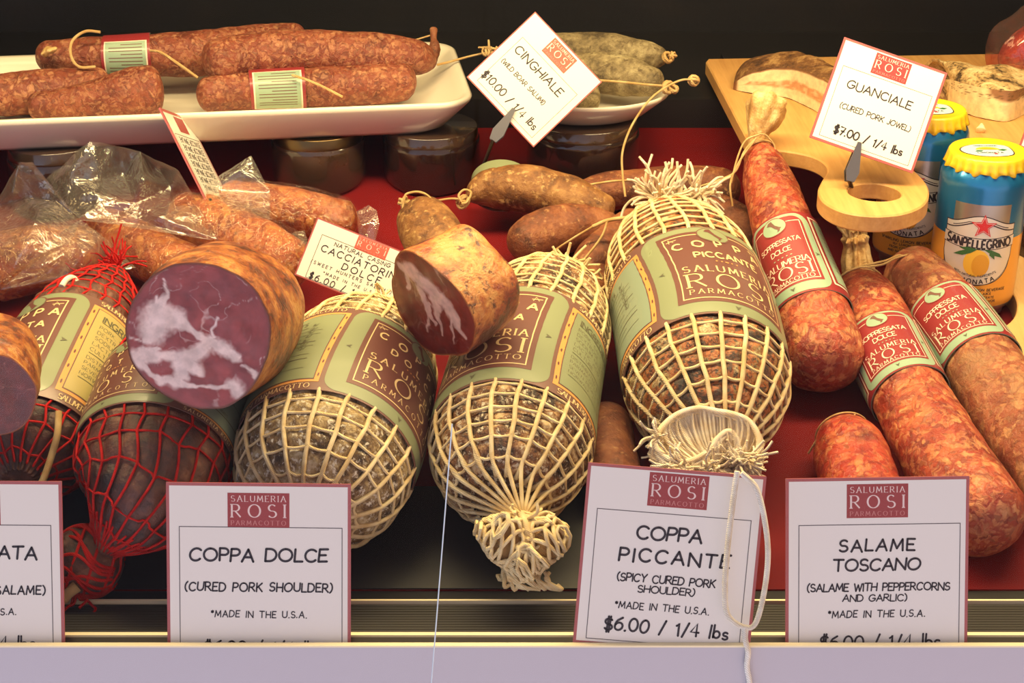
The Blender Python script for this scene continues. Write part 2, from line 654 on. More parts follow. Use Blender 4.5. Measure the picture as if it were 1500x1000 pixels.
# ------------------------------------------------------------------ materials
class NT:
    def __init__(s, name):
        s.m = bpy.data.materials.new(name)
        s.m.use_nodes = True
        s.n, s.l = s.m.node_tree.nodes, s.m.node_tree.links
        s.n.clear()
        s.out = s.n.new('ShaderNodeOutputMaterial')

    def new(s, t, **kw):
        n = s.n.new(t)
        for k, v in kw.items():
            setattr(n, k, v)
        return n

    def set(s, n, **kw):
        for k, v in kw.items():
            k = k.replace('_', ' ')
            i = n.inputs[int(k)] if k.isdigit() else n.inputs[k]
            if isinstance(v, bpy.types.NodeSocket):
                s.l.new(v, i)
            else:
                i.default_value = v
        return n

    def coords(s, scale=1.0, stretch=None):
        tc = s.new('ShaderNodeTexCoord')
        oi = s.new('ShaderNodeObjectInfo')
        mul = s.new('ShaderNodeMath', operation='MULTIPLY')
        s.set(mul, **{'0': oi.outputs['Random'], '1': 13.0})
        add = s.new('ShaderNodeVectorMath', operation='ADD')
        s.l.new(tc.outputs['Object'], add.inputs[0])
        s.l.new(mul.outputs[0], add.inputs[1])
        return add.outputs[0]

    def noise(s, vec, scale, detail=4, rough=.55, dist=0.0):
        n = s.new('ShaderNodeTexNoise')
        s.set(n, Vector=vec, Scale=scale, Detail=detail, Roughness=rough, Distortion=dist)
        return n.outputs['Fac']

    def warp(s, vec, scale, amt):
        n = s.new('ShaderNodeTexNoise')
        s.set(n, Vector=vec, Scale=scale, Detail=3.0)
        sub = s.new('ShaderNodeVectorMath', operation='SUBTRACT')
        s.l.new(n.outputs['Color'], sub.inputs[0])
        sub.inputs[1].default_value = (.5, .5, .5)
        sc_ = s.new('ShaderNodeVectorMath', operation='SCALE')
        s.l.new(sub.outputs[0], sc_.inputs[0])
        sc_.inputs['Scale'].default_value = amt
        add = s.new('ShaderNodeVectorMath', operation='ADD')
        s.l.new(vec, add.inputs[0])
        s.l.new(sc_.outputs[0], add.inputs[1])
        return add.outputs[0]

    def vor(s, vec, scale, feature='F1', out='Distance', rand=1.0):
        n = s.new('ShaderNodeTexVoronoi', feature=feature)
        s.set(n, Vector=vec, Scale=scale, Randomness=rand)
        return n.outputs[out]

    def ramp(s, fac, stops):
        r_ = s.new('ShaderNodeValToRGB')
        el = r_.color_ramp.elements
        while len(el) > 1:
            el.remove(el[-1])
        el[0].position = stops[0][0]
        el[0].color = stops[0][1]
        for p, c in stops[1:]:
            x = el.new(p)
            x.color = c
        s.l.new(fac, r_.inputs[0])
        return r_.outputs[0]

    def bw(s, fac, lo, hi):
        m = s.new('ShaderNodeMapRange')
        m.interpolation_type = 'SMOOTHSTEP'
        s.set(m, **{'0': fac, '1': lo, '2': hi, '3': 0.0, '4': 1.0})
        return m.outputs[0]

    def mix(s, fac, a, b, mode='MIX'):
        m = s.new('ShaderNodeMix', data_type='RGBA', blend_type=mode)
        s.set(m, **{'0': fac, '6': a, '7': b})
        return m.outputs[2]

    def math(s, op, a, b):
        m = s.new('ShaderNodeMath', operation=op)
        s.set(m, **{'0': a, '1': b})
        return m.outputs[0]

    def bump(s, h, strength, dist, prev=None):
        b = s.new('ShaderNodeBump')
        s.set(b, Height=h, Strength=strength, Distance=dist)
        if prev is not None:
            s.l.new(prev, b.inputs['Normal'])
        return b.outputs[0]

    def bsdf(s, col, rough=.5, normal=None, metal=0.0, spec=.5, coat=0.0, coat_rough=.15, sss=0.0, trans=0.0):
        b = s.new('ShaderNodeBsdfPrincipled')
        s.set(b, **{'Base_Color': col, 'Roughness': rough, 'Metallic': metal, 'Specular_IOR_Level': spec, 'Coat_Weight': coat, 'Coat_Roughness': coat_rough})
        if normal is not None:
            s.l.new(normal, b.inputs['Normal'])
            s.l.new(normal, b.inputs['Coat Normal'])
        if sss:
            b.inputs['Subsurface Weight'].default_value = sss
            b.inputs['Subsurface Radius'].default_value = (.006, .002, .001)
        s.l.new(b.outputs[0], s.out.inputs[0])
        return b


def plain(name, rgb, rough=.5, metal=0.0, spec=.5, coat=0.0, var=0.0, bump=0.0, bscale=400, vscale=60):
    t = NT(name)
    col = lin(rgb)
    v = t.coords()
    if var:
        k = tuple(max(0, c * (1 - var)) for c in col[:3]) + (1,)
        col = t.mix(t.bw(t.noise(v, vscale, 5), .35, .65), k, col)
    nrm = t.bump(t.noise(v, bscale, 3), bump, .0006) if bump else None
    t.bsdf(col, rough, nrm, metal, spec, coat)
    return t.m


def salami_mat(name, dark, mid, light, fat, fleck=150, thr=.62, rough=.42, coat=.15, mould=None, mthr=.58, bump=.5, wet=False):
    """a ground-meat sausage seen through its skin: red blotches, pale fat flecks"""
    t = NT(name)
    v = t.coords()
    w = t.warp(v, 55, .012)
    w2 = t.warp(t.warp(w, 170, .007), 420, .0032)
    base = t.ramp(t.noise(w, 42, 6, .62), [(.28, lin(dark)), (.48, lin(mid)), (.7, lin(light))])
    c1 = t.new('ShaderNodeSeparateColor')
    t.l.new(t.vor(w2, fleck, 'F1', 'Color'), c1.inputs[0])
    cell = t.bw(c1.outputs[0], thr, thr + .22)
    d = t.vor(w2, fleck, 'F1', 'Distance')
    shape = t.math('SUBTRACT', 1.0, t.bw(d, .25, .7))
    patch = t.bw(t.noise(v, 30, 3), .35, .6)
    f1 = t.math('MULTIPLY', t.math('MULTIPLY', cell, shape), t.math('ADD', .28, t.math('MULTIPLY', patch, .46)))
    c2 = t.new('ShaderNodeSeparateColor')
    t.l.new(t.vor(w2, fleck * 2.1, 'F1', 'Color'), c2.inputs[0])
    f2 = t.math('MULTIPLY', t.bw(c2.outputs[1], thr + .05, thr + .25), .34)
    col = t.mix(f1, base, lin(fat))
    col = t.mix(f2, col, lin(fat))
    dk = t.math('MULTIPLY', t.bw(c2.outputs[2], .66, .95), .5)
    col = t.mix(dk, col, lin(dark))
    if mould:
        mn = t.math('ADD', t.math('MULTIPLY', t.noise(w, 26, 6, .7), .75), t.math('MULTIPLY', t.noise(v, 380, 2), .25))
        col = t.mix(t.bw(mn, mthr - .08, mthr + .12), col, lin(mould))
    h = t.math('ADD', t.math('MULTIPLY', t.noise(w2, 150, 6, .68), 1.0), t.math('ADD', t.math('MULTIPLY', f1, .3), t.math('MULTIPLY', t.vor(w2, 330, 'F1'), .35)))
    nrm = t.bump(h, min(1.0, bump * 1.7), .0022)
    rg = t.bw(t.noise(v, 120, 3), .2, .9)
    t.bsdf(col, t.math('ADD', rough - .08, t.math('MULTIPLY', rg, .2)), nrm, coat=coat, coat_rough=.25)
    return t.m


def mottle_mat(name, stops, scale=40, rough=.55, bump=.6, coat=0.0, bscale=170, warp=.012, fine=None, fthr=.6, spread=.62):
    t = NT(name)
    v = t.coords()
    w = t.warp(v, 50, warp)
    n = t.math('ADD', t.math('MULTIPLY', t.noise(w, scale, 6, .65), .8), t.math('MULTIPLY', t.noise(v, scale * 7, 3), .2))
    col = t.ramp(n, [(.5 + (p - .5) * spread, lin(c)) for p, c in stops])
    if fine:
        col = t.mix(t.bw(t.noise(w, scale * 4.5, 5, .7), fthr - .06, fthr + .06), col, lin(fine))
    nrm = t.bump(t.math('ADD', t.noise(w, bscale, 6, .68), t.math('MULTIPLY', t.noise(v, bscale * 4, 3), .3)), min(1.0, bump * 1.2), .0022)
    t.bsdf(col, rough, nrm, coat=coat, coat_rough=.3)
    return t.m


def cord_mat(name, rgb, rgb2):
    t = NT(name)
    v = t.coords()
    col = t.mix(t.bw(t.noise(v, 90, 4), .3, .7), lin(rgb), lin(rgb2))
    wv = t.new('ShaderNodeTexWave', bands_direction='DIAGONAL')
    t.set(wv, Vector=v, Scale=420.0, Distortion=1.5)
    nrm = t.bump(wv.outputs['Fac'], .7, .0006)
    t.bsdf(col, .85, nrm, spec=.2)
    return t.m


def film_mat(name, tint=(1, .98, .92), white=.08, crinkle=260, strength=.8, gloss=.24, rough=.1):
    """clear plastic film with sharp crinkles"""
    t = NT(name)
    v = t.coords()
    w = t.warp(v, 70, .02)
    h = t.math('ADD', t.vor(w, crinkle * .35, 'DISTANCE_TO_EDGE'), t.math('MULTIPLY', t.noise(w, crinkle, 4, .6), .35))
    nrm = t.bump(h, strength, .004)
    tr = t.new('ShaderNodeBsdfTransparent')
    tr.inputs[0].default_value = (*tint, 1)
    gl = t.new('ShaderNodeBsdfGlossy')
    t.set(gl, Color=(1, 1, 1, 1), Roughness=rough, Normal=nrm)
    df = t.new('ShaderNodeBsdfTranslucent')
    df.inputs[0].default_value = (.9, .87, .78, 1)
    d2 = t.new('ShaderNodeBsdfDiffuse')
    d2.inputs[0].default_value = (.9, .87, .78, 1)
    t.l.new(nrm, d2.inputs['Normal'])
    md = t.new('ShaderNodeMixShader')
    md.inputs[0].default_value = .5
    t.l.new(df.outputs[0], md.inputs[1])
    t.l.new(d2.outputs[0], md.inputs[2])
    m1 = t.new('ShaderNodeMixShader')
    m1.inputs[0].default_value = white
    t.l.new(tr.outputs[0], m1.inputs[1])
    t.l.new(md.outputs[0], m1.inputs[2])
    lw = t.new('ShaderNodeLayerWeight')
    lw.inputs[0].default_value = .35
    t.l.new(nrm, lw.inputs['Normal'])
    fac = t.math('ADD', gloss * .35, t.math('MULTIPLY', lw.outputs['Facing'], gloss))
    m2 = t.new('ShaderNodeMixShader')
    t.l.new(fac, m2.inputs[0])
    t.l.new(m1.outputs[0], m2.inputs[1])
    t.l.new(gl.outputs[0], m2.inputs[2])
    t.l.new(m2.outputs[0], t.out.inputs[0])
    return t.m


def pane_mat(name, tint=(1, 1, 1), k=.10):
    t = NT(name)
    tr = t.new('ShaderNodeBsdfTransparent')
    tr.inputs[0].default_value = (*tint, 1)
    gl = t.new('ShaderNodeBsdfGlossy')
    t.set(gl, Color=(1, 1, 1, 1), Roughness=.02)
    lw = t.new('ShaderNodeFresnel')
    lw.inputs[0].default_value = 1.4
    fac = t.math('MULTIPLY', lw.outputs[0], k)
    m2 = t.new('ShaderNodeMixShader')
    t.l.new(fac, m2.inputs[0])
    t.l.new(tr.outputs[0], m2.inputs[1])
    t.l.new(gl.outputs[0], m2.inputs[2])
    t.l.new(m2.outputs[0], t.out.inputs[0])
    return t.m


def attr_mat(name, rough=.4, coat=.3, bump=.3):
    t = NT(name)
    at = t.new('ShaderNodeAttribute', attribute_name='tone')
    v = t.coords()
    g = t.mix(t.bw(t.noise(v, 160, 5), .3, .7), (.82, .8, .8, 1), (1.12, 1.1, 1.1, 1))
    col = t.mix(1.0, at.outputs['Color'], g, 'MULTIPLY')
    nrm = t.bump(t.noise(t.warp(v, 60, .01), 260, 4), bump, .0008)
    t.bsdf(col, rough, nrm, coat=coat, coat_rough=.2)
    return t.m


def wood_mat(name, a, b, ang=0.0, scale=26):
    t = NT(name)
    tc = t.new('ShaderNodeTexCoord')
    mp = t.new('ShaderNodeMapping')
    t.l.new(tc.outputs['Object'], mp.inputs[0])
    mp.inputs['Rotation'].default_value = (0, 0, ang)
    mp.inputs['Scale'].default_value = (1, .06, 1)
    n1 = t.noise(mp.outputs[0], scale * 4, 5, .6, .6)
    n2 = t.noise(mp.outputs[0], scale * 22, 3)
    n3 = t.noise(tc.outputs['Object'], 14, 3)
    f = t.math('ADD', t.math('MULTIPLY', n1, .6), t.math('ADD', t.math('MULTIPLY', n2, .2), t.math('MULTIPLY', n3, .25)))
    col = t.ramp(f, [(.35, lin(a)), (.65, lin(b))])
    t.bsdf(col, .5, t.bump(n2, .15, .0006), spec=.35)
    return t.m
# ------------------------------------------------------------------ palette
M = {}
M['black'] = plain('black_panel', (18, 16, 15), .5, var=.5, bump=.3, bscale=90, vscale=14)
M['speck'] = None
M['rail'] = plain('white_enamel', (182, 178, 186), .35, coat=.3)
M['cream_edge'] = plain('cream_edge', (240, 226, 186), .4)
M['grille'] = plain('grille_plastic', (30, 26, 22), .55, var=.3, vscale=30)
M['steel'] = plain('steel', (150, 146, 138), .32, metal=1.0)
M['dark_steel'] = plain('dark_steel', (92, 82, 66), .4, metal=1.0)
M['red_liner'] = plain('red_liner', (112, 7, 10), .75, var=.25, bump=.15, bscale=50, vscale=10, spec=.2)
M['ceramic'] = plain('ceramic', (240, 232, 214), .25, coat=.5)
M['card'] = plain('card', (240, 236, 226), .45, coat=.25)
M['card_edge'] = plain('card_edge', (176, 92, 90), .4, coat=.25)
M['logo_red'] = plain('logo_red', (160, 62, 62), .45)
M['logo_coral'] = plain('logo_coral', (206, 96, 80), .45)
M['logo_text'] = plain('logo_text', (238, 214, 206), .5)
M['logo_faint'] = plain('logo_faint', (206, 136, 130), .5)
M['ink'] = plain('ink', (44, 38, 46), .5)
M['rule'] = plain('rule', (96, 90, 92), .5)
M['sage'] = plain('sage', (130, 138, 104), .5, coat=.2)
M['sage2'] = plain('sage_pale', (136, 152, 130), .5, coat=.2)
M['brown'] = plain('brown_print', (104, 62, 54), .5, coat=.2)
M['brown2'] = plain('brown_border', (112, 76, 66), .5, coat=.2)
M['cream'] = plain('cream_print', (224, 196, 142), .5)
M['ochre'] = plain('ochre_print', (212, 150, 82), .5)
M['khaki'] = plain('khaki_print', (172, 156, 96), .5, coat=.2)
M['dark_print'] = plain('dark_print', (92, 88, 66), .5)
M['navy'] = plain('navy_print', (62, 66, 78), .5)
M['mint'] = plain('mint', (148, 174, 148), .45, coat=.3)
M['wine'] = plain('wine_print', (142, 42, 46), .45, coat=.3)
M['pale_print'] = plain('pale_print', (238, 216, 196), .5)
M['twine'] = cord_mat('twine', (226, 196, 140), (200, 160, 100))
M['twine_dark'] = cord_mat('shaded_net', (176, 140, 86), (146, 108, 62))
M['net'] = cord_mat('cream_net', (246, 228, 180), (222, 192, 136))
M['net_white'] = cord_mat('white_net', (250, 240, 220), (232, 208, 168))
M['net_red'] = cord_mat('red_net', (214, 40, 34), (170, 24, 22))
M['sal_bright'] = salami_mat('bright_salami', (120, 34, 24), (178, 70, 44), (200, 104, 66), (232, 178, 122), 125, .60, coat=.25)
M['sal_deep'] = salami_mat('deep_salami', (98, 28, 18), (164, 58, 36), (200, 100, 58), (232, 164, 106), 150, .55, coat=.3)
M['sal_dusty'] = salami_mat('dusty_salami', (98, 44, 28), (152, 78, 52), (180, 112, 76), (220, 166, 110), 115, .56, .5, .05, mould=(158, 112, 76), mthr=.56)
M['sal_red'] = salami_mat('red_salami', (96, 20, 14), (168, 44, 28), (200, 80, 44), (222, 138, 84), 135, .58, .38, .3)
M['sal_tray'] = salami_mat('tray_salami', (82, 34, 22), (130, 62, 42), (156, 88, 60), (196, 140, 100), 190, .56, .5, .05)
M['sal_film'] = salami_mat('wrapped_salami', (104, 40, 16), (164, 74, 30), (196, 110, 50), (226, 160, 84), 150, .55, .35, .5, bump=.9)
M['cacc'] = mottle_mat('small_salami', [(.3, (78, 46, 22)), (.5, (132, 86, 44)), (.68, (166, 122, 70))], 36, .55, .6, fine=(186, 148, 92), fthr=.6)
M['cacc2'] = mottle_mat('small_salami_red', [(.3, (74, 38, 22)), (.5, (124, 68, 40)), (.7, (156, 98, 60))], 40, .55, .6, fine=(168, 122, 78), fthr=.62)
M['boar'] = mottle_mat('boar_salami', [(.3, (78, 66, 46)), (.5, (134, 118, 84)), (.7, (176, 162, 122))], 40, .7, .8, fine=(96, 80, 54), fthr=.6)
M['coppa'] = mottle_mat('coppa_skin', [(.32, (34, 22, 14)), (.44, (78, 48, 28)), (.55, (132, 88, 50)), (.68, (196, 168, 122))], 62, .6, .9, bscale=120, fine=(210, 198, 168), fthr=.58)
M['coppa_hot'] = mottle_mat('spiced_coppa_skin', [(.32, (34, 22, 14)), (.42, (92, 52, 24)), (.52, (172, 94, 38)), (.62, (150, 124, 78)), (.72, (206, 184, 138))], 70, .5, 1.0, .2, 120, fine=(52, 38, 24), fthr=.55)
M['coppa_grey'] = mottle_mat('dusty_coppa_skin', [(.30, (58, 44, 28)), (.45, (116, 90, 56)), (.57, (164, 140, 94)), (.72, (204, 188, 148))], 60, .7, .9, bscale=120, fine=(222, 214, 190), fthr=.58)
M['coppa_red'] = mottle_mat('dark_coppa_skin', [(.28, (34, 18, 14)), (.45, (74, 38, 28)), (.6, (104, 58, 42)), (.74, (142, 98, 70))], 44, .5, .9, .15, 120)
M['rind'] = mottle_mat('cut_coppa_rind', [(.30, (62, 28, 12)), (.42, (118, 58, 22)), (.54, (164, 96, 38)), (.68, (186, 134, 70))], 56, .38, 1.0, .35, 110, fine=(136, 46, 20), fthr=.6)
M['rind_raw'] = mottle_mat('cut_coppa_side', [(.34, (78, 36, 24)), (.44, (142, 62, 36)), (.54, (186, 116, 60)), (.66, (204, 154, 88))], 26, .38, .8, .35, 110, fine=(84, 46, 32), fthr=.6)
M['meat'] = attr_mat('cut_meat')
M['fat_cut'] = attr_mat('cut_jowl', .45, .15)
M['jowl_skin'] = mottle_mat('jowl_skin', [(.3, (70, 44, 24)), (.5, (120, 80, 44)), (.7, (176, 136, 84))], 60, .6, .9)
M['jowl_pepper'] = mottle_mat('jowl_peppered', [(.34, (70, 52, 30)), (.46, (196, 160, 106)), (.6, (230, 204, 150)), (.75, (240, 220, 172))], 44, .5, .8, .1, fine=(62, 48, 30), fthr=.62)
M['casing'] = mottle_mat('dry_casing', [(.3, (168, 118, 62)), (.5, (206, 166, 102)), (.7, (232, 204, 146))], 60, .5, .6, .2)
M['fat'] = plain('fat_crumb', (240, 222, 180), .4)
M['film'] = film_mat('clear_film', white=.15, crinkle=110, strength=.9, gloss=.34, rough=.09)
M['film_tight'] = film_mat('tight_film', white=.012, crinkle=330, strength=1.0, gloss=.15, rough=.07)
M['film_red_reflection'] = film_mat('red_reflection_film', tint=(.86, .42, .34), white=.06, crinkle=60, strength=.25, gloss=.18)  # clear film, its red reflection put in as a tint
M['wood'] = wood_mat('pale_maple', (190, 136, 74), (218, 168, 102), R(8))
M['wood2'] = wood_mat('maple_block', (206, 158, 96), (226, 184, 122), R(60))
M['pane'] = pane_mat('shop_glass')
M['pane_edge'] = plain('glass_edge', (196, 214, 226), .15, spec=.8)
M['jar_dark'] = plain('dark_jar', (38, 22, 18), .08, coat=1.0)
M['jar_glass'] = plain('smoky_jar', (66, 48, 36), .1, coat=1.0, var=.4, vscale=20)
M['brass'] = plain('brass_lid', (110, 92, 62), .3, metal=1.0)
M['foil_yellow'] = plain('yellow_foil', (238, 200, 36), .35, coat=.3, spec=.5)
M['can_silver'] = plain('can_silver', (176, 172, 164), .28, metal=.85)
M['can_blue'] = plain('can_blue', (28, 120, 176), .28, metal=.5, coat=.4)
M['can_orange'] = plain('can_orange', (232, 166, 60), .3, metal=.25, coat=.4)
M['star_red'] = plain('star_red', (206, 40, 44), .4)
M['lemon'] = plain('lemon_print', (240, 190, 60), .4)
M['lemon_dark'] = plain('lemon_shade_print', (224, 160, 40), .4)
M['leaf'] = plain('leaf_print', (50, 104, 52), .4)
M['can_white'] = plain('can_white', (224, 220, 212), .3, metal=.3, coat=.3)
M['sky_print'] = plain('pale_blue_print', (190, 212, 220), .4)
M['white_cord'] = cord_mat('white_cord', (246, 240, 226), (226, 212, 186))

t = NT('back_wall_dirt')
v = t.coords()
wv = t.warp(v, 3, .2)
col = t.mix(t.bw(t.noise(wv, 7, 6, .7), .45, .8), lin((9, 8, 7)), lin((26, 21, 17)))
sp = t.bw(t.vor(v, 160), .10, .0)
col = t.mix(t.math('MULTIPLY', sp, t.bw(t.noise(v, 9, 2), .45, .65)), col, lin((150, 140, 118)))
t.bsdf(col, .45, t.bump(t.noise(v, 60, 4), .2, .002))
M['back'] = t.m

# ------------------------------------------------------------------ the case
def slab(name, x0, x1, y0, y1, z0, z1, m, label=None):
    mb = MB()
    mb.box(((x0 + x1) / 2, (y0 + y1) / 2, (z0 + z1) / 2), ((x1 - x0) / 2, 0, 0), (0, (y1 - y0) / 2, 0), (0, 0, (z1 - z0) / 2))
    o = mb.build(name, m, smooth=False)
    tag(o, label, None, None, 'structure')
    return o


XW = 0.78
# red-lined display floor, rising to the back
mb = MB()
ya, yb = 0.072, 0.70
mb.prism([Vector((-XW, ya, deckz(ya))), Vector((XW, ya, deckz(ya))), Vector((XW, yb, deckz(yb))), Vector((-XW, yb, deckz(yb)))], Vector((0, 0, -.02)))
tag(mb.build('floor', M['red_liner'], smooth=False), 'red lined sloping floor of the display case', None, None, 'structure')
slab('trim_1', -XW, XW, 0.0, 0.0028, -0.40, 0.0, M['rail'], 'white enamelled front rail of the display case')
slab('trim_2', -XW, XW, 0.0, 0.0032, 0.0, 0.0012, M['cream_edge'], 'cream top lip of the front rail')
slab('trim_3', -XW, XW, 0.0028, 0.012, -0.03, -0.016, M['grille'], 'sign channel behind the front rail')
slab('trim_4', -XW, XW, 0.0120, 0.0128, -0.03, -0.0015, M['steel'], 'grey inner face of the sign channel')
slab('trim_5', -XW, XW, 0.0120, 0.0150, -0.0015, 0.0, M['cream_edge'], 'cream inner lip of the sign channel')
mb = MB()
for i in range(12):
    y0 = 0.0152 + i * 0.0030
    mb.box((0, y0 + .0012, -.0065 - .0003 * i), (XW, 0, 0), (0, .0011, 0), (0, 0, .0045))
mb.box((0, .033, -.019), (XW, 0, 0), (0, .018, 0), (0, 0, .003))
tag(mb.build('trim_6', M['grille'], smooth=False), 'dark slatted air grille along the front', None, None, 'structure')
slab('trim_7', -XW, XW, 0.0520, 0.0536, -0.03, -0.0035, M['cream_edge'], 'thin cream edge behind the air grille')
slab('trim_8', -XW, XW, 0.0540, 0.0716, -0.03, deckz(.0716) - .001, M['black'], 'black strip in front of the red floor')
slab('trim_9', -XW, XW, 0.655, 0.90, 0.06, 0.132, M['black'], 'black raised shelf at the back of the case')
slab('wall_back', -XW, XW, 0.90, 0.92, 0.0, 0.66, M['back'], 'dark speckled back wall of the display case')
slab('wall_left', -XW - .02, -XW, -0.02, 0.92, -0.08, 0.66, M['black'], 'dark left side of the display case')
slab('wall_right', XW, XW + .02, -0.02, 0.92, -0.08, 0.66, M['black'], 'dark right side of the display case')
slab('ceiling', -XW, XW, 0.02, 0.92, 0.66, 0.68, M['black'], 'dark top of the display case')

mb = MB()
za, zb = .0716, .165  # thin black sheet added to darken the front of the red floor
mb.prism([Vector((-XW, za, deckz(za) + .0012)), Vector((.145, za, deckz(za) + .0012)), Vector((.165, zb, deckz(zb) + .0012)), Vector((-XW, zb, deckz(zb) + .0012))], Vector((0, 0, -.001)))
tag(mb.build('trim_13', M['black'], smooth=False), 'black overlay along the front of the red floor', None, None, 'structure')

# front glass: two panes meeting in a polished seam
GT = math.tan(R(9))


def glass_pt(px, py):
    n = Vector((0, -math.cos(R(9)), math.sin(R(9))))
    return onP(px, py, (0, -.028, 0), n)


seam0, seam1 = glass_pt(632, 1000), glass_pt(672, 500)
sd = (seam1 - seam0).normalized()


def seam_at(z):
    return seam0 + sd * ((z - seam0.z) / sd.z)


gn = Vector((0, math.cos(R(9)), -math.sin(R(9)))) * .004
zl, zh = -.10, .60
for nm, xs in (('window_1', -XW), ('window_2', XW)):
    a, b = seam_at(zl), seam_at(zh)
    g = .0006 if xs > 0 else -.0006
    loop = [a + RIGHT * g, b + RIGHT * g, Vector((xs, b.y, zh)), Vector((xs, a.y, zl))]
    mb = MB()
    mb.prism(loop, gn * .02)
    mb.f = [f for f in mb.f]
    o = mb.build(nm, M['pane'], smooth=False)
    tag(o, 'clear front glass pane %s the seam' % ('left of' if xs < 0 else 'right of'), None, None, 'structure')
mb = MB()
mb.tube([seam_at(zl), seam_at(0.15)], .0004, 6)
tag(mb.build('trim_10', M['pane_edge']), 'pale polished seam between the front panes', None, None, 'structure')

# ------------------------------------------------------------------ price cards
CARD = {k: M[v_] for k, v_ in dict(edge='card_edge', card='card', red='logo_red', coral='logo_coral', pale='logo_text', faint='logo_faint', ink='ink', rule='rule').items()}


def card_frame(TL, TR, BL):
    r_ = (TR - TL).normalized()
    u_ = (TL - BL)
    u_ = (u_ - r_ * u_.dot(r_)).normalized()
    return r_, u_, (TR - TL).length, (TL - BL).length


def logo(a, cu, cv, w, h, main='red'):
    a.rect(cu - w / 2, cv - h / 2, cu + w / 2, cv + h / 2, main, 2)
    a.text('SALUMERIA', cu, cv + h * .335, h * .17, 'pale', 'serif', .2, w * .88, 3, w=.15)
    a.text('ROSI', cu, cv - h * .02, h * .37, 'pale', 'serif', .4, w * .86, 3, w=.15)
    a.text('PARMACOTTO', cu, cv - h * .37, h * .13, 'faint', 'serif', .25, w * .88, 3, w=.16)


def price_card(name, label, TL, TR, BL, lines, lg=(0.0, .845, .34, .185), main='red', box=(.07, .035, .93, .73), border=.017, lw=.0022, group=None, clip=None):
    r_, u_, W, H = card_frame(TL, TR, BL)
    nrm = r_.cross(u_)
    if nrm.dot(FWD) > 0:
        nrm = -nrm
    O = TL + r_ * W / 2 - u_ * H
    base = O.copy()
    th = thing(name, base, label, 'price card', group)
    mb = MB()
    T = .0012
    mb.box(O + u_ * H / 2 - nrm * T / 2, r_ * W / 2, u_ * H / 2, nrm * T / 2, 0)
    fn = lambda u, v, lay: O + r_ * u + u_ * v + nrm * (lay * .00008)
    a = Art(fn, CARD, .05)
    b = border * W
    a.rect(-W / 2 + b, b, W / 2 - b, H - b, 'card', 1)
    x0, y0, x1, y1 = [(box[0] - .5) * W, box[1] * H, (box[2] - .5) * W, box[3] * H]
    lw_ = lw * W
    a.frame(x0, y0, x1, y1, lw_ * 2, 'rule', 2)
    al = Art(fn, CARD, .05)
    logo(al, lg[0] * W, lg[1] * H, lg[2] * W, lg[3] * H, main)
    for (txt, cx, cy, size, fit, wgt) in lines:
        a.text(txt, cx * W, cy * H, size * H, 'ink', 'hand', .24, fit * W if fit else None, 3, slant=.08, w=wgt, wob=.05, wide=1.18 if len(txt) < 15 else 1.0)
    off = len(mb.v)
    mb.v += a.mb.v
    mb.f += [tuple(i + off for i in f) for f in a.mb.f]
    mb.m += a.mb.m
    mats = [CARD[k] for k in a.names]
    cardo = mb.build('card', mats, th, smooth=False, fix=False)
    if lg[3] < .35:
        al.mb.build('logo', [CARD[k] for k in al.names], cardo, smooth=False, fix=False)
    return th, fn, W, H, nrm, r_, u_


LEAN = R(20)
CN = Vector((0, -math.cos(LEAN), math.sin(LEAN)))


def cpt(px, py, y=.006):
    return onP(px, py, (0, y, 0), CN)


price_card('price_card', 'white card reading COPPA DOLCE in the front channel', cpt(243, 706), cpt(514, 709), cpt(248, 976),
           [('COPPA DOLCE', 0, .612, .066, .745, .185), ('(CURED PORK SHOULDER)', 0, .44, .045, .80, .185), ('*MADE IN THE U.S.A.', 0, .292, .034, .52, .17), ('$6.00 / 1/4 lbs', .02, .11, .078, .64, .15)],
           lg=(-.0, .855, .335, .185), box=(.068, .035, .955, .765), group='price cards in the front channel')
price_card('price_card', 'white card reading SALAME TOSCANO in the front channel', cpt(1151, 701), cpt(1420, 697), cpt(1158, 966),
           [('SALAME', 0, .628, .062, .41, .185), ('TOSCANO', 0, .522, .062, .47, .185), ('(SALAME WITH PEPPERCORNS', .01, .398, .042, .78, .185), ('AND GARLIC)', -.01, .338, .042, .35, .185), ('*MADE IN THE U.S.A.', 0, .25, .036, .53, .17), ('$6.00 / 1/4 lbs', .02, .095, .078, .66, .15)],
           lg=(-.0, .872, .335, .185), box=(.07, .02, .955, .745), group='price cards in the front channel')
price_card('price_card', 'white card ending in ATA, cut off by the left picture edge', cpt(-182, 703), cpt(90, 705), cpt(-180, 972),
           [('SOPPRESSATA', 0, .612, .066, .72, .185), ('(PRESSED PORK SALAME)', 0, .41, .045, .80, .185), ('*MADE IN THE U.S.A.', -.02, .292, .034, .52, .17), ('$6.00 / 1/4 lbs', .02, .125, .078, .64, .15)],
           lg=(-.0, .855, .335, .185), box=(.068, .035, .94, .765), group='price cards in the front channel')
pc = lambda x, y: cpt(x, y, .0032)
price_card('price_card', 'tilted white card reading COPPA PICCANTE under the tied coppa', pc(862, 677), pc(1123, 698), pc(836, 940.5),
           [('COPPA', -.01, .642, .07, .365, .185), ('PICCANTE', .03, .513, .07, .62, .185), ('(SPICY CURED PORK', -.005, .388, .042, .545, .185), ('SHOULDER)', 0, .33, .042, .32, .185), ('*MADE IN THE U.S.A.', -.015, .232, .036, .53, .17), ('$6.00 / 1/4 lbs', .02, .122, .070, .70, .17)],
           lg=(.015, .883, .335, .185), box=(.07, .03, .94, .755), group='price cards in the front channel')


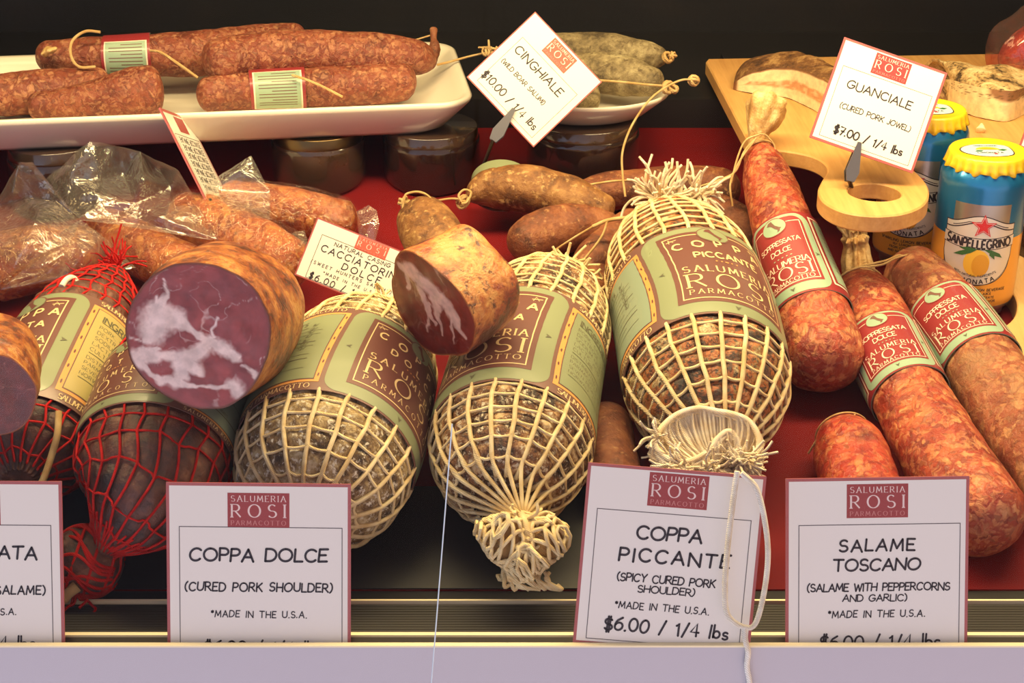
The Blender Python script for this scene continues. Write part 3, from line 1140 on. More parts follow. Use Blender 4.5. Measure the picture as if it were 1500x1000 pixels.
def clip(th, mouth, tail, foot, nrm, rod=.0016):
    """a spring clip that bites the card at mouth, its rod going down to foot"""
    d = (mouth - tail)
    size = d.length
    c0 = mouth + nrm * .002
    mb = MB()
    d = (d - nrm * d.dot(nrm)).normalized()
    side = d.cross(nrm).normalized()
    q = c0 - d * size
    w0, w1 = size * .05, size * .17
    f = .0012
    loopf = [c0 + side * w0, c0 - side * w0, q + d * size * .25 - side * w1, q - side * w1 * .6, q + side * w1 * .6, q + d * size * .25 + side * w1]
    mb.prism([p + nrm * .0006 for p in loopf], nrm * f)
    mb.prism([p - nrm * .0048 for p in loopf], nrm * -f)
    mb.box(q + d * size * .3 - nrm * .0015, side * w1 * .75, d * size * .09, nrm * .0026)
    cl = mb.build('clip', M['steel'], th, smooth=False)
    mb = MB()
    mb.tube([q + d * size * .3 - nrm * .0015, q - nrm * .001, foot], rod, 8)
    mb.build('stem', M['dark_steel'], th)


# CINGHIALE: card turned on its corner
dd = 1.30
tl, tr, bl = D(784, 17, dd), D(882, 120, dd), D(691, 120, dd)
th, fn, W, H, nrm, r_, u_ = price_card('price_card', 'card reading CINGHIALE, standing on its corner above the white plate', tl, tr, bl,
    [('CINGHIALE', -.03, .60, .085, .66, .15), ('(WILD BOAR SALUMI)', -.06, .40, .05, .62, .15), ('$10.00 / 1/4 lbs', -.02, .165, .085, .78, .15)],
    lg=(.0, .865, .33, .2), main='coral', box=(.1, .055, .92, .72), border=.012)
clip(th, D(753, 160, dd), D(722, 206, dd), deck(690, 292), nrm)
# GUANCIALE
dd = 1.175
th, fn, W, H, nrm, r_, u_ = price_card('price_card', 'card reading GUANCIALE clipped over the handle of the wooden board', D(1237, 54, dd), D(1388, 107, dd), D(1186, 201, dd),
    [('GUANCIALE', -.02, .595, .075, .62, .15), ('(CURED PORK JOWEL)', .01, .385, .052, .68, .15), ('$7.00 / 1/4 lbs', .02, .155, .085, .66, .185)],
    lg=(-.0, .865, .34, .2), box=(.075, .05, .94, .745), border=.022)
clip(th, D(1258, 209, dd), D(1244, 266, dd), onZ(1251, 283, .139), nrm)
# CACCIATORINO
dd = 1.135
th, fn, W, H, nrm, r_, u_ = price_card('price_card', 'cream card reading CACCIATORINO DOLCE behind the cut coppa', D(465, 318, dd), D(627, 383, dd), D(431, 402, dd),
    [("NATURAL CASING", -.03, .705, .062, .5, .15), ("CACCIATORINO", -.0, .575, .105, .74, .15), ("DOLCE", .02, .42, .1, .34, .15), ("(SWEET HUNTERS SALAME)", -.05, .31, .05, .72, .15), ("*MADE IN THE U.S.A.", -.03, .205, .045, .5, .15), ("$6.00 / 1/4 lbs", -.05, .09, .10, .66, .15)],
    lg=(.02, .865, .28, .22), main='coral', box=(.09, .03, .92, .775), border=.012)
clip(th, D(507, 432, dd), D(505, 462, dd), deck(500, 440), nrm)
# ------------------------------------------------------------------ printed labels
COPMAT = {k: M[v_] for k, v_ in dict(base='brown2', sage='sage', sage2='sage2', brown='brown', cream='cream', ochre='ochre', khaki='khaki', dark='dark_print', navy='navy').items()}
SOPMAT = {k: M[v_] for k, v_ in dict(base='mint', wine='wine', pale='pale_print', dark='dark_print', brown='brown2').items()}
BOOT = [(.25, .95), (.45, 1), (.5, .85), (.6, .6), (.8, .4), (.95, .3), (.85, .25), (.8, .1), (.65, .02), (.7, .2), (.55, .35), (.4, .6), (.3, .7), (.12, .75)]


def label_mb(body, x0, x1, th0, arc_deg, off, mi=0, n=72, thick=.0006):
    """the paper band itself, bent round the body"""
    mb = MB()
    a0, a1 = th0 - R(arc_deg) / 2, th0 + R(arc_deg) / 2
    rows = []
    k = 14
    for i in range(k + 1):
        x = x0 + (x1 - x0) * i / k
        rows.append([body.pos(a0 + (a1 - a0) * j / n, x, off) for j in range(n + 1)])
    mb.grid(rows, False, mi)
    rows2 = []
    for i in range(k + 1):
        x = x0 + (x1 - x0) * i / k
        rows2.append([body.pos(a0 + (a1 - a0) * j / n, x, off - thick) for j in range(n + 1)])
    mb.grid(rows2, False, mi, True)
    mb.grid([rows[0], rows2[0]], False, mi)
    mb.grid([rows[-1], rows2[-1]], False, mi)
    return mb


def label_art(body, x0, x1, th0, off, mats, R0):
    L = x1 - x0
    fn = lambda u, v, lay: body.pos(th0 + u / R0, x1 - v, off + lay * .00014)
    return Art(fn, mats, .003), L


def join_label(mb, a, name, parent):
    off = len(mb.v)
    mb.v += a.mb.v
    mb.f += [tuple(i + off for i in f) for f in a.mb.f]
    mb.m += a.mb.m
    return mb.build(name, [a.mats[k] for k in a.names], parent, fix=False)


def small_print(a, u0, u1, v1, rows, lead, size, m, ragged=.4, words=None):
    src = words or ['PORK, SALT, SPICES', 'DEXTROSE, SUGAR', 'SODIUM NITRITE', 'LACTIC ACID STARTER', 'CULTURE', 'KEEP REFRIGERATED']
    for i in range(rows):
        a.text(src[i % len(src)], u0, v1 - i * lead, size, m, 'sans', .25, None, 3, 'l', w=.14)


def coppa_label(body, x0, x1, th0, off, parent, word, sub, back='sage2', side='left', R0=None):
    """green and brown printed band: front panel centred at th0; a back panel with small print on one side"""
    R0 = R0 or max(body.rad(x0), body.rad(x1), body.rad((x0 + x1) / 2)) + off
    mb = label_mb(body, x0, x1, th0, 330, off)
    a, H = label_art(body, x0, x1, th0, off, COPMAT, R0)
    W2 = R0 * R(40)            # half width of the brown panel
    S2 = W2 + R0 * R(13)       # half width of the green panel
    a.rrect(-S2, H * .015, S2, H * .985, H * .11, 'sage', 1)
    b = H * .09
    a.rect(-W2, b * 1.3, W2, H - b * .8, 'brown', 2)
    g = H * .035
    a.frame(-W2 + g, b * 1.3 + g, W2 - g, H - b * .8 - g, H * .008, 'cream', 3)
    # corner flourish
    for sx in (-1, 1):
        cu, cv = sx * (W2 - g * 2.6), H - b * .8 - g * 2.4
        a.line([(cu - g, cv), (cu + g, cv + g * .3)], H * .006, 'cream', 3)
        a.line([(cu - g * .6, cv - g * .5), (cu - g * .4, cv + g * .8), (cu + g * .4, cv - g * .3)], H * .005, 'cream', 3)
    n = len(word)
    for i, ch in enumerate(word):
        u = -W2 * .72 + W2 * 1.44 * i / (n - 1)
        a.text(ch, u, H * (.775 - .02 * abs(u) / W2), H * .072, 'cream', 'sans', lay=4, w=.2, wide=1.1)
    a.text(sub, W2 * .06, H * .635, H * .062, 'cream', 'sans', .16, W2 * 1.15, 4, w=.2, wide=1.1)
    for i in range(5):
        a.ell((i - 2) * H * .035, H * .565, H * (.014 if i == 2 else .007), H * .006, 'ochre', 4)
    a.text('SALUMERIA', 0, H * .475, H * .066, 'cream', 'serif', .22, W2 * 1.6, 4, w=.17)
    a.text('ROSI', 0, H * .345, H * .145, 'cream', 'serif', .4, W2 * 1.55, 4, w=.125, wide=1.1)
    a.text('PARMACOTTO', 0, H * .222, H * .048, 'cream', 'serif', .3, W2 * 1.56, 4, w=.14)
    # seal with the outline of Italy
    z_ = Art(a.fn, COPMAT, .003)
    z_.ell(0, H * .885, H * .115, H * .09, 'base', 4)
    z_.ell(0, H * .885, H * .105, H * .08, 'sage', 5)
    k = H * .14
    z_.poly([((x - .5) * k, H * .885 + (y - .5) * k) for x, y in BOOT], 'brown', 6)
    # small arrows on the green border
    for u, v, d_ in ((-(W2 + S2) / 2, H * .5, -1), ((W2 + S2) / 2, H * .5, 1)):
        k = H * .02
        a.poly([(u - k * d_, v - k), (u + k * d_, v), (u - k * d_, v + k), (u - k * .4 * d_, v)], 'dark', 3)
    k = H * .02
    a.poly([(-k, H * .07 + k), (0, H * .07 - k), (k, H * .07 + k), (0, H * .07 + k * .4)], 'dark', 3)
    # back panel with ingredients
    for sd_ in (-1, 1):
        u0, u1 = sd_ * (S2 + R0 * R(3)), sd_ * (S2 + R0 * R(100))
        lo, hi = min(u0, u1), max(u0, u1)
        m_ = H * .075
        a.rect(lo, m_, hi, H - m_, 'ochre', 1)
        q = H * .022
        a.rect(lo + q * 1.6, m_ + q, hi - q * 1.6, H - m_ - q, 'base', 2)
        q = H * .03
        a.rect(lo + q * 1.4, m_ + q, hi - q * 1.4, H - m_ - q, back, 3)
        for i in range(6):
            v = m_ + (H - 2 * m_) * (i + .5) / 6
            e_ = lo if sd_ > 0 else hi
            a.ell(e_ + sd_ * H * .016, v, H * .006, H * .018, 'brown', 2)
        a.text('SALUMERIA ROSI PARMACOTTO', (lo + hi) / 2, H * .037, H * .042, 'cream', 'serif', .3, (hi - lo) * .9, 3, w=.16)
        a.text('SALUMERIA ROSI PARMACOTTO', (lo + hi) / 2, H * .963, H * .042, 'cream', 'serif', .3, (hi - lo) * .9, 3, w=.16)
        left = lo + H * .09
        if sd_ > 0:
            a.text('INGREDIENTS', left, H * .82, H * .055, 'dark', 'sans', .2, None, 4, 'l', w=.18)
            a.line([(left, H * .785), (left + H * .75, H * .785)], H * .006, 'dark', 4)
            small_print(a, left, hi, H * .735, 5, H * .055, H * .032, 'dark')
            a.line([(left, H * .475), (left + H * .75, H * .475)], H * .006, 'dark', 4)
            small_print(a, left, hi, H * .43, 4, H * .052, H * .03, 'dark', words=['DISTRIBUTED BY:', 'PARMACOTTO INC.', 'SEVEN PEOPLE ST.', 'NORWALK, CT 06855'])
            a.line([(left, H * .235), (left + H * .75, H * .235)], H * .005, 'dark', 4)
        else:
            right = hi - H * .12
            a.text('NUTRITION FACTS', right - H * .45, H * .80, H * .045, 'dark', 'sans', .2, None, 4, 'c', w=.16)
            for i in range(11):
                v = H * (.74 - i * .052)
                a.line([(right - H * .85, v), (right - H * (.02 if i % 3 else .15), v)], H * .004 if i % 4 else H * .008, 'dark', 4)
                if i < 7:
                    a.text('%d%%' % rnd.choice((4, 6, 8, 9, 12)), right - H * .1, v + H * .026, H * .03, 'dark', 'sans', .2, None, 4, 'c', w=.16)
    lo_ = join_label(mb, a, 'label', parent)
    z_.mb.build('seal', [COPMAT[k] for k in z_.names], lo_, fix=False)
    return lo_


def soppressata_label(body, x0, x1, th0, off, parent, R0=None):
    R0 = R0 or body.rad((x0 + x1) / 2) + off
    mb = label_mb(body, x0, x1, th0, 300, off)
    a, H = label_art(body, x0, x1, th0, off, SOPMAT, R0)
    W2 = R0 * R(48)
    S2 = W2 + R0 * R(11)
    a.rect(-R0 * R(148), 0, R0 * R(148), H, 'wine', 1)
    a.rrect(-S2, H * .02, S2, H * .98, H * .13, 'base', 2)
    b = H * .085
    a.rrect(-W2, b * 1.5, W2, H - b * .6, H * .10, 'wine', 3, corners='ab')
    g = H * .025
    a.frame(-W2 + g, b * 1.5 + g, W2 - g, H - b - g, H * .008, 'pale', 4)
    a.text('SOPPRESSATA', 0, H * .665, H * .07, 'pale', 'sans', .16, W2 * 1.45, 5, w=.14)
    a.text('DOLCE', 0, H * .565, H * .07, 'pale', 'sans', .2, W2 * .7, 5, w=.14)
    for i in range(5):
        a.ell((i - 2) * H * .04, H * .485, H * .009, H * .006, 'base', 5)
    a.text('SALUMERIA', 0, H * .41, H * .066, 'pale', 'serif', .2, W2 * 1.6, 5, w=.15)
    a.text('ROSI', 0, H * .295, H * .135, 'pale', 'serif', .4, W2 * 1.5, 5, w=.12)
    a.text('PARMACOTTO', 0, H * .19, H * .045, 'pale', 'serif', .3, W2 * 1.5, 5, w=.15)
    z_ = Art(a.fn, SOPMAT, .003)
    z_.ell(0, H * .86, H * .125, H * .105, 'wine', 5)
    z_.ell(0, H * .86, H * .115, H * .095, 'base', 6)
    k = H * .16
    z_.poly([((x - .5) * k, H * .86 + (y - .5) * k) for x, y in BOOT], 'brown', 7)
    for u, v, d_ in ((-(W2 + S2) / 2, H * .45, -1), ((W2 + S2) / 2, H * .45, 1)):
        k = H * .022
        a.poly([(u - k * d_, v - k), (u + k * d_, v), (u - k * d_, v + k), (u - k * .4 * d_, v)], 'dark', 4)
    k = H * .022
    a.poly([(-k, H * .075 + k), (0, H * .075 - k), (k, H * .075 + k), (0, H * .075 + k * .4)], 'dark', 4)
    for sd_ in (-1, 1):
        lo, hi = sorted((sd_ * (S2 + R0 * R(3)), sd_ * R0 * R(140)))
        a.rect(lo, H * .09, hi, H * .95, 'pale', 2)
        a.rect(lo + H * .02, H * .11, hi - H * .02, H * .93, 'wine', 3)
        a.rect(lo + H * .045, H * .125, hi - H * .045, H * .915, 'base', 4)
        e_ = lo + H * .1
        for i in range(11):
            a.line([(e_, H * (.82 - i * .052)), (e_ + H * (.34 if i % 3 else .25), H * (.82 - i * .052))], H * .01, 'dark' if i == 0 else 'brown', 5)
    lo_ = join_label(mb, a, 'label', parent)
    z_.mb.build('seal', [SOPMAT[k] for k in z_.names], lo_, fix=False)
    return lo_


# ------------------------------------------------------------------ nets and strings
def net(body, nth, ds, rad, spans, parent, m, sag=.0, stag=0.0, jit=.06, off=None, name='netting', sides=5, twist=0.0, mk=1.0):
    mb = MB()
    off = rad * .7 if off is None else off
    r2 = random.Random(nth * 31 + int(ds * 1e5))
    nodes = {}
    for (a, b) in spans:
        j0, j1 = int(math.floor(a / ds)), int(math.ceil(b / ds))
        for j in range(j0, j1 + 1):
            for i in range(nth):
                if (i, j) not in nodes:
                    th = 2 * PI * (i + stag * (.5 if j % 2 else -.5) + r2.uniform(-jit, jit) + twist * j) / nth
                    nodes[(i, j)] = (th, j * ds + r2.uniform(-jit, jit) * ds * 1.4)

        def P(th, x, k=0.0):
            x = min(max(x, a), b)
            x = min(max(x, body.L * .004), body.L * .996)
            return body.pos(th, x, off + k)
        for j in range(j0, j1 + 1):
            for i in range(nth):
                t0, x0 = nodes[(i, j)]
                t1, x1 = nodes[((i + 1) % nth, j)]
                if i == nth - 1:
                    t1 += 2 * PI
                if a <= (x0 + x1) / 2 <= b and j >= 0:
                    pts = []
                    for k in range(7):
                        u = k / 6
                        pts.append(P(t0 + (t1 - t0) * u, x0 + (x1 - x0) * u + sag * math.sin(PI * u)))
                    mb.tube(pts, rad * .85, sides, cap=False)
                if j < j1:
                    ta, xa = nodes[(i, j)]
                    tb, xb = nodes[(i, j + 1)]
                    if tb - ta > PI:
                        tb -= 2 * PI
                    if ta - tb > PI:
                        tb += 2 * PI
                    if xb > a and xa < b:
                        mb.tube([P(ta + (tb - ta) * u / 4, xa + (xb - xa) * u / 4, rad * .3) for u in range(5)], rad * mk, sides, cap=False)
                        if stag or True:
                            q = P(ta, xa, rad * .3)
    return mb.build(name, m, parent, fix=False)


def wool(mb, c, dirs, n, ln, rad, rs, curl=.4, sides=5):
    """n frayed cord ends springing from c"""
    for i in range(n):
        d = Vector()
        for q in dirs:
            d += q[0] * rs.uniform(q[1], q[2])
        d.normalize()
        l = ln * rs.uniform(.5, 1.15)
        p = Vector(c) + Vector((rs.uniform(-1, 1), rs.uniform(-1, 1), rs.uniform(-1, 1))) * rad * 2.5
        pts = [p.copy()]
        s_ = Vector((rs.uniform(-1, 1), rs.uniform(-1, 1), rs.uniform(-1, 1)))
        for k in range(4):
            d = (d + s_ * curl * .35 + Vector((rs.uniform(-1, 1), rs.uniform(-1, 1), rs.uniform(-1, 1))) * curl * .5).normalized()
            p = p + d * l / 4
            pts.append(p.copy())
        mb.tube(catmull(pts, 4), rad, sides, r1=rad * .8)


def wrap(mb, body, x, n, rad, tilt=.0, off=.0, sides=6):
    for k in range(n):
        xx = x + (k - (n - 1) / 2) * rad * 1.9
        pts = []
        for j in range(40):
            th = 2 * PI * j / 40
            pts.append(body.pos(th, xx + tilt * math.cos(th + k), off + rad * .6))
        mb.tube(pts, rad, sides, closed=True)


def string(name, pts, rad, m, parent=None, per=8, label=None, cat=None, sides=6, wob=0.0):
    q = catmull(pts, per)
    if wob:
        q = [p + Vector((nz(p, 90), nz(p + Vector((3, 3, 3)), 90), nz(p + Vector((7, 1, 5)), 90))) * wob for p in q]
    mb = MB()
    mb.tube(q, rad, sides)
    o = mb.build(name, m, parent, fix=False)
    if label:
        tag(o, label, cat)
    return o


def base_of(body):
    lo = None
    for i in range(12):
        p, _ = body.at(body.L * i / 11)
        q = p.z - body.rad(body.L * i / 11)
        if lo is None or q < lo:
            lo = q
    p, _ = body.at(body.L / 2)
    return Vector((p.x, p.y, lo))


def axis_on_deck(pts, r, hs=None):
    return [deck(x, y, (hs[i] if hs else r)) for i, (x, y) in enumerate(pts)]


def lumpy(amp, s1=35, s2=120, k2=.4):
    return lambda th, x, p: amp * (nz(p, s1, 2) + k2 * nz(p, s2, 2))


# ------------------------------------------------------------------ netted coppas
def netted(name, label, axis, prof, lab, net_mat, body_mat, word, sub, th0, nth, ds, cord, spans, cat, group, back='sage2', sag=0, stag=0, amp=.0022, bulge=.0022, jit=.06, loff=.0022, twist=0.0):
    b = Body(axis, prof)
    th = thing(name, base_of(b), label, cat, group)
    x0, x1 = lab(b) if callable(lab) else lab

    def lump(t_, x, p):
        k = 1.0
        if x0 - .002 < x < x1 + .002:
            k = .15
        v_ = amp * (nz(p, 32, 2) * .8 + .4 * nz(p, 130, 2)) * k
        v_ += k * bulge * (abs(math.sin(nth * t_ / 2)) ** .6 * abs(math.sin(PI * x / ds)) ** .6 - .5)
        return v_
    b.lump = lump
    mb = MB()
    b.mesh(mb, 150, 150)
    mb.build('meat', body_mat, th)
    coppa_label(b, x0, x1, th0, loff, th, word, sub, back)
    for sp_ in ([(b.L * .012, x0 + .002), (x1 - .002, b.L * .985)] if spans is None else spans):
        net(b, nth, ds, cord, [sp_], th, net_mat, sag, stag, jit, twist=twist, mk=1.0 if stag else 1.3)
    return b, th


def labpy(p0, p1, t=0.0):
    return lambda b: (b.x_at(p0, t), b.x_at(p1, t))


# the spiced coppa in the middle right
rF = .0555
F, tF = netted('coppa', 'large cream-netted coppa with a PICCANTE label, tied at both ends, behind the tilted card',
               axis_on_deck([(962, 318), (1012, 450), (1036, 560), (1058, 652)], rF),
               [(0, .004), (.03, .016), (.1, .034), (.25, .0515), (.42, rF), (.62, .056), (.8, .053), (.91, .039), (.97, .024), (1, .012)],
               labpy(343, 466), M['net'], M['coppa_hot'], 'COPPA', 'PICCANTE', R(31), 20, .0098, .0013, None, 'coppa', 'netted coppas', 'sage2', .0012, amp=.003, bulge=.0026)
rs = random.Random(11)
# frayed tie at the far end
c0 = F.pos(0, F.L * .015, -.002)
mb = MB()
wool(mb, D(965, 292, depth(c0)), [(RIGHT, -1, .9), (UP, -.1, .9), (FWD, -.5, .2)], 46, .034, .0013, rs, .9)
wool(mb, D(1020, 285, depth(c0)), [(RIGHT, -.4, 1), (UP, -.3, .5), (FWD, -.5, .2)], 34, .026, .0013, rs, 1.0)
wool(mb, D(985, 296, depth(c0)), [(RIGHT, -1, 1), (UP, -.2, .6), (FWD, -.5, .2)], 44, .03, .0013, rs, 1.1)
for px, py in ((958, 250), (985, 262)):
    d0 = depth(c0)
    mb.tube(catmull([D(px + 4, 290, d0), D(px - 2, (290 + py) / 2, d0), D(px + 2, py, d0)], 6), .0014, 5, r1=.0009)
mb.build('tie', M['net_white'], tF, fix=False)
# cord running off to the left from the tie
d0 = depth(c0)
mb = MB()
mb.tube(catmull([D(930, 318, d0), D(893, 322, d0), D(868, 332, d0 + .003)], 8), .0016, 5)
mb.tube(catmull([D(890, 322, d0), D(882, 345, d0), D(862, 372, d0), D(842, 394, d0)], 8), .0010, 5)
mb.tube(catmull([D(868, 332, d0 + .003), D(838, 350, d0 + .01), D(808, 370, d0 + .02)], 8), .0010, 5)
mb.build('cord', M['twine'], tF, fix=False)


def ruffle(c, e1, e2, ax, r0, r1, waves, amp, deep, nu=72, nv=12, ph=0.0, sx=1.0, sy=1.0, roll=0.0):
    rows = []
    for j in range(nv + 1):
        v_ = j / nv
        row = []
        for i in range(nu):
            u = 2 * PI * i / nu
            rr = r0 + (r1 - r0) * v_ ** .8
            w_ = amp * v_ * math.sin(waves * u + ph + 1.5 * v_)
            row.append(c + e1 * math.cos(u) * (rr + w_ * .6) * sx + e2 * math.sin(u) * (rr + w_ * .6) * sy + ax * (deep * (v_ - roll * v_ * v_) + w_))
        rows.append(row)
    return rows


# folded rosette of net at the near end, and its long hanging loop
p1 = F.pos(R(20), F.L * .93, .0)
dn = depth(p1) - .018


def rosette_pt(x, y, k=0.0):
    return D(x, y, dn + k)


mb = MB()
# gathered net end: a soft bag mouth folded into an S, open upwards at the left
mouth = [(960, 652, 0), (968, 628, .006), (992, 607, .012), (1022, 598, .014), (1050, 602, .012), (1072, 606, .008), (1096, 616, .006), (1111, 640, .002), (1108, 670, -.002), (1094, 690, -.006), (1082, 672, -.010), (1080, 648, -.010), (1068, 632, -.009), (1052, 642, -.010), (1036, 662, -.012), (1008, 676, -.012), (980, 672, -.008)]
edge = catmull([rosette_pt(x, y, k) for x, y, k in mouth], 9, True)
n_e = len(edge)
root = rosette_pt(1052, 676, .016)
rows = []
nvv = 14
ctr = sum(edge, Vector()) / n_e
for k in range(nvv + 1):
    u = k / nvv
    row = []
    for i, p in enumerate(edge):
        out = p - ctr
        q = p.lerp(root, u ** 1.2)
        q += out * (.34 * math.sin(PI * min(1, u * 1.15)) * (1 - u)) - UP * (.011 * math.sin(PI * u)) - FWD * .004 * math.sin(PI * u)
        q += (out.normalized() * .0012 + UP * .0006) * math.sin(i * 1.25) * (1 - .3 * u)
        q += Vector((nz(p, 150, 2), nz(p + Vector((1, 2, 3)), 150, 2), nz(p, 190, 2))) * .002 * math.sin(PI * min(1, u + .25))
        row.append(q)
    rows.append(row)
mb.grid(rows, True)
for i in range(0, n_e, 2):
    mb.tube([rows[k][i] - FWD * .0004 for k in range(0, nvv - 1, 1)], .0009 + .0004 * (i % 3 == 0), 5, cap=False)
for k in (2, 4, 6, 8):
    mb.tube([rows[k][i] + (rows[k][i] - ctr).normalized() * .0006 for i in range(0, n_e)], .0009, 5, closed=True)
mb.tube(edge, .0020, 6, closed=True)
mb.tube([p + UP * -.0028 + (p - ctr).normalized() * .0008 for p in edge], .0014, 5, closed=True)
wool(mb, rosette_pt(1000, 682, -.004), [(RIGHT, -1, .6), (UP, -.6, .2), (FWD, -.8, .1)], 34, .026, .0010, rs, .9, 4)
wool(mb, rosette_pt(1080, 676, -.004), [(RIGHT, -.5, 1), (UP, -.7, .3), (FWD, -.8, .1)], 34, .024, .0010, rs, .9, 4)
wool(mb, rosette_pt(1040, 684, -.010), [(RIGHT, -1, 1), (UP, -.7, .3), (FWD, -.8, .1)], 60, .02, .0010, rs, 1.1, 4)
wool(mb, rosette_pt(1000, 680, -.010), [(RIGHT, -1, 1), (UP, -.6, .2), (FWD, -.8, .1)], 40, .018, .0010, rs, 1.1, 4)
wool(mb, rosette_pt(1085, 672, -.010), [(RIGHT, -1, 1), (UP, -.6, .3), (FWD, -.8, .1)], 40, .018, .0010, rs, 1.1, 4)
wool(mb, rosette_pt(966, 640, .002), [(RIGHT, -1, .2), (UP, -.6, .6), (FWD, -.6, .1)], 16, .016, .0010, rs, .9, 4)
mb.build('rosette', M['net_white'], tF, fix=False)
fr = dn - .022
lp = [(1080, 690, 0), (1073, 740, -.010), (1066, 800, -.022), (1062, 860, -.034), (1066, 900, -.042), (1090, 918, -.046), (1108, 910, -.045), (1122, 850, -.034), (1124, 790, -.024), (1110, 720, -.012), (1086, 692, 0)]
cardp = lambda x, y, k: onP(x, y, (0, -.004 - k, 0), CN)
string('hanging_loop', [cardp(x, y, .001) for x, y, k in lp], .0017, M['white_cord'], tF)
string('hanging_cord', [cardp(1090, 917, .001), cardp(1092, 938, .001), onY(1096, 955, -.0028), onY(1094, 975, -.0025), onY(1098, 1000, -.0025), onY(1097, 1025, -.0025)], .0017, M['white_cord'], tF)

# the middle coppa
rG = .0512
Gb, tG = netted('coppa', 'cream-netted coppa in the middle, its lower net end bunched, label partly under the cut coppa',
                axis_on_deck([(820, 406), (777, 522), (750, 640), (735, 738)], rG),
                [(0, .010), (.03, .022), (.1, .036), (.22, .047), (.42, .0505), (.62, rG), (.8, .051), (.91, .041), (.97, .027), (1, .010)],
                labpy(428, 562), M['net'], M['coppa'], 'COPPA', 'COTTA', R(-36), 20, .0090, .0012, None, 'coppa', 'netted coppas', 'sage', .0010, amp=.003, bulge=.0026)
c0 = Gb.pos(0, Gb.L * .0, 0)
mb = MB()
wool(mb, D(830, 400, depth(c0)), [(RIGHT, -.2, 1), (UP, -.6, .6), (FWD, -.5, .3)], 60, .026, .0013, rs, 1.0)
wool(mb, D(842, 414, depth(c0) - .01), [(RIGHT, -.5, .6), (UP, -.8, .3), (FWD, -.5, .3)], 36, .022, .0013, rs, 1.0)
mb.build('tie', M['net'], tG, fix=False)
# bunched net end, the cords drawn in to it
c1 = Gb.pos(R(8), Gb.L * .965, .002)
dn = depth(c1) - .004
mb = MB()
for i in range(20):
    a_ = 2 * PI * i / 20
    q_ = [Gb.pos(a_, Gb.L * .94, .0012), Gb.pos(a_, Gb.L * .975, .003), D(762 + 10 * math.sin(a_), 754 - 6 * math.cos(a_), dn)]
    mb.tube(catmull(q_, 4), .0014, 5)
for (pts_, rr_, k_) in (([(752, 762, .006), (738, 798, -.006), (724, 820, -.006)], [(0, .010), (.4, .0185), (1, .015)], 13), ([(776, 766, .004), (800, 798, -.006), (814, 816, -.006)], [(0, .010), (.5, .0170), (1, .0135)], 12), ([(764, 800, .000), (768, 830, -.008), (774, 846, -.008)], [(0, .012), (.5, .0155), (1, .011)], 11)):
    lb = Body([D(x, y, dn + k) for x, y, k in pts_], rr_, .008, .008, .85)
    lb.lump = lumpy(.0045, 55, 130, .5)
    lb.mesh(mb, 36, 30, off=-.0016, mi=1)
    r3 = random.Random(k_)
    nodes_ = [[(2 * PI * (i + .5 * (j % 2) + r3.uniform(-.3, .3)) / k_, lb.L * (.04 + .92 * j / 8) + r3.uniform(-.0012, .0012)) for i in range(k_)] for j in range(9)]
    for j in range(9):
        for i in range(k_):
            a0_ = nodes_[j][i]
            tg = []
            if j < 8:
                tg = [nodes_[j + 1][i], nodes_[j + 1][(i + (1 if j % 2 else -1)) % k_]]
            for b0_ in tg:
                dth = (b0_[0] - a0_[0] + PI) % (2 * PI) - PI
                mb.tube([lb.pos(a0_[0] + dth * q / 3, a0_[1] + (b0_[1] - a0_[1]) * q / 3, .0006 + .0016 * math.sin(PI * q / 3) * r3.uniform(-.2, 1), True) for q in range(4)], .00135, 5)
    for q in range(9):
        a0_ = r3.uniform(0, 6.28)
        x_ = lb.L * r3.uniform(.5, .95)
        pts3 = [lb.pos(a0_ + .28 * math.cos(w_ * PI / 4), x_ + .004 * math.sin(w_ * PI / 4), .002 + .0035 * (1 + math.cos(w_ * PI / 4)) / 2, True) for w_ in range(8)]
        mb.tube(pts3, .0013, 5, closed=True)
for q in range(10):
    x_ = 742 + q * 7
    mb.tube(catmull([D(x_, 838, dn - .010), D(x_ + rs.uniform(-6, 6), 850, dn - .013), D(x_ + rs.uniform(-8, 22), 860 + rs.uniform(-4, 4), dn - .014), D(x_ + rs.uniform(0, 30), 858 + rs.uniform(-6, 6), dn - .012)], 4), .0013, 5)
wool(mb, D(764, 760, dn - .006), [(RIGHT, -1, 1), (UP, -.8, .3), (FWD, -.6, .0)], 26, .024, .0013, rs, 1.1)
mb.tube(catmull([D(762, 752, dn - .008), D(775, 780, dn - .016), D(790, 808, dn - .014), D(768, 822, dn - .012)], 6), .0028, 6)
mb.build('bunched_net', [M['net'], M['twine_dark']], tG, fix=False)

# the left cream coppa
rH = .0575
Hb, tH = netted('coppa', 'dusty cream-netted coppa with a COPPA DOLCE label behind the COPPA DOLCE card',
                axis_on_deck([(559, 470), (515, 570), (478, 670), (447, 762)], rH),
                [(0, .008), (.03, .022), (.1, .037), (.22, .0490), (.42, .0550), (.62, rH), (.8, .0535), (.91, .043), (.97, .026), (1, .006)],
                labpy(466, 584), M['net'], M['coppa_grey'], 'COPPA', 'DOLCE', R(36), 20, .0100, .0012, None, 'coppa', 'netted coppas', 'sage', .0010, amp=.002, bulge=.0024)
mb = MB()
c0 = Hb.pos(0, Hb.L * .0, 0)
wool(mb, D(565, 462, depth(c0)), [(RIGHT, -1, 1), (UP, -.2, .8), (FWD, -.5, .5)], 40, .024, .0013, rs, 1.0)
mb.build('tie', M['net'], tH, fix=False)

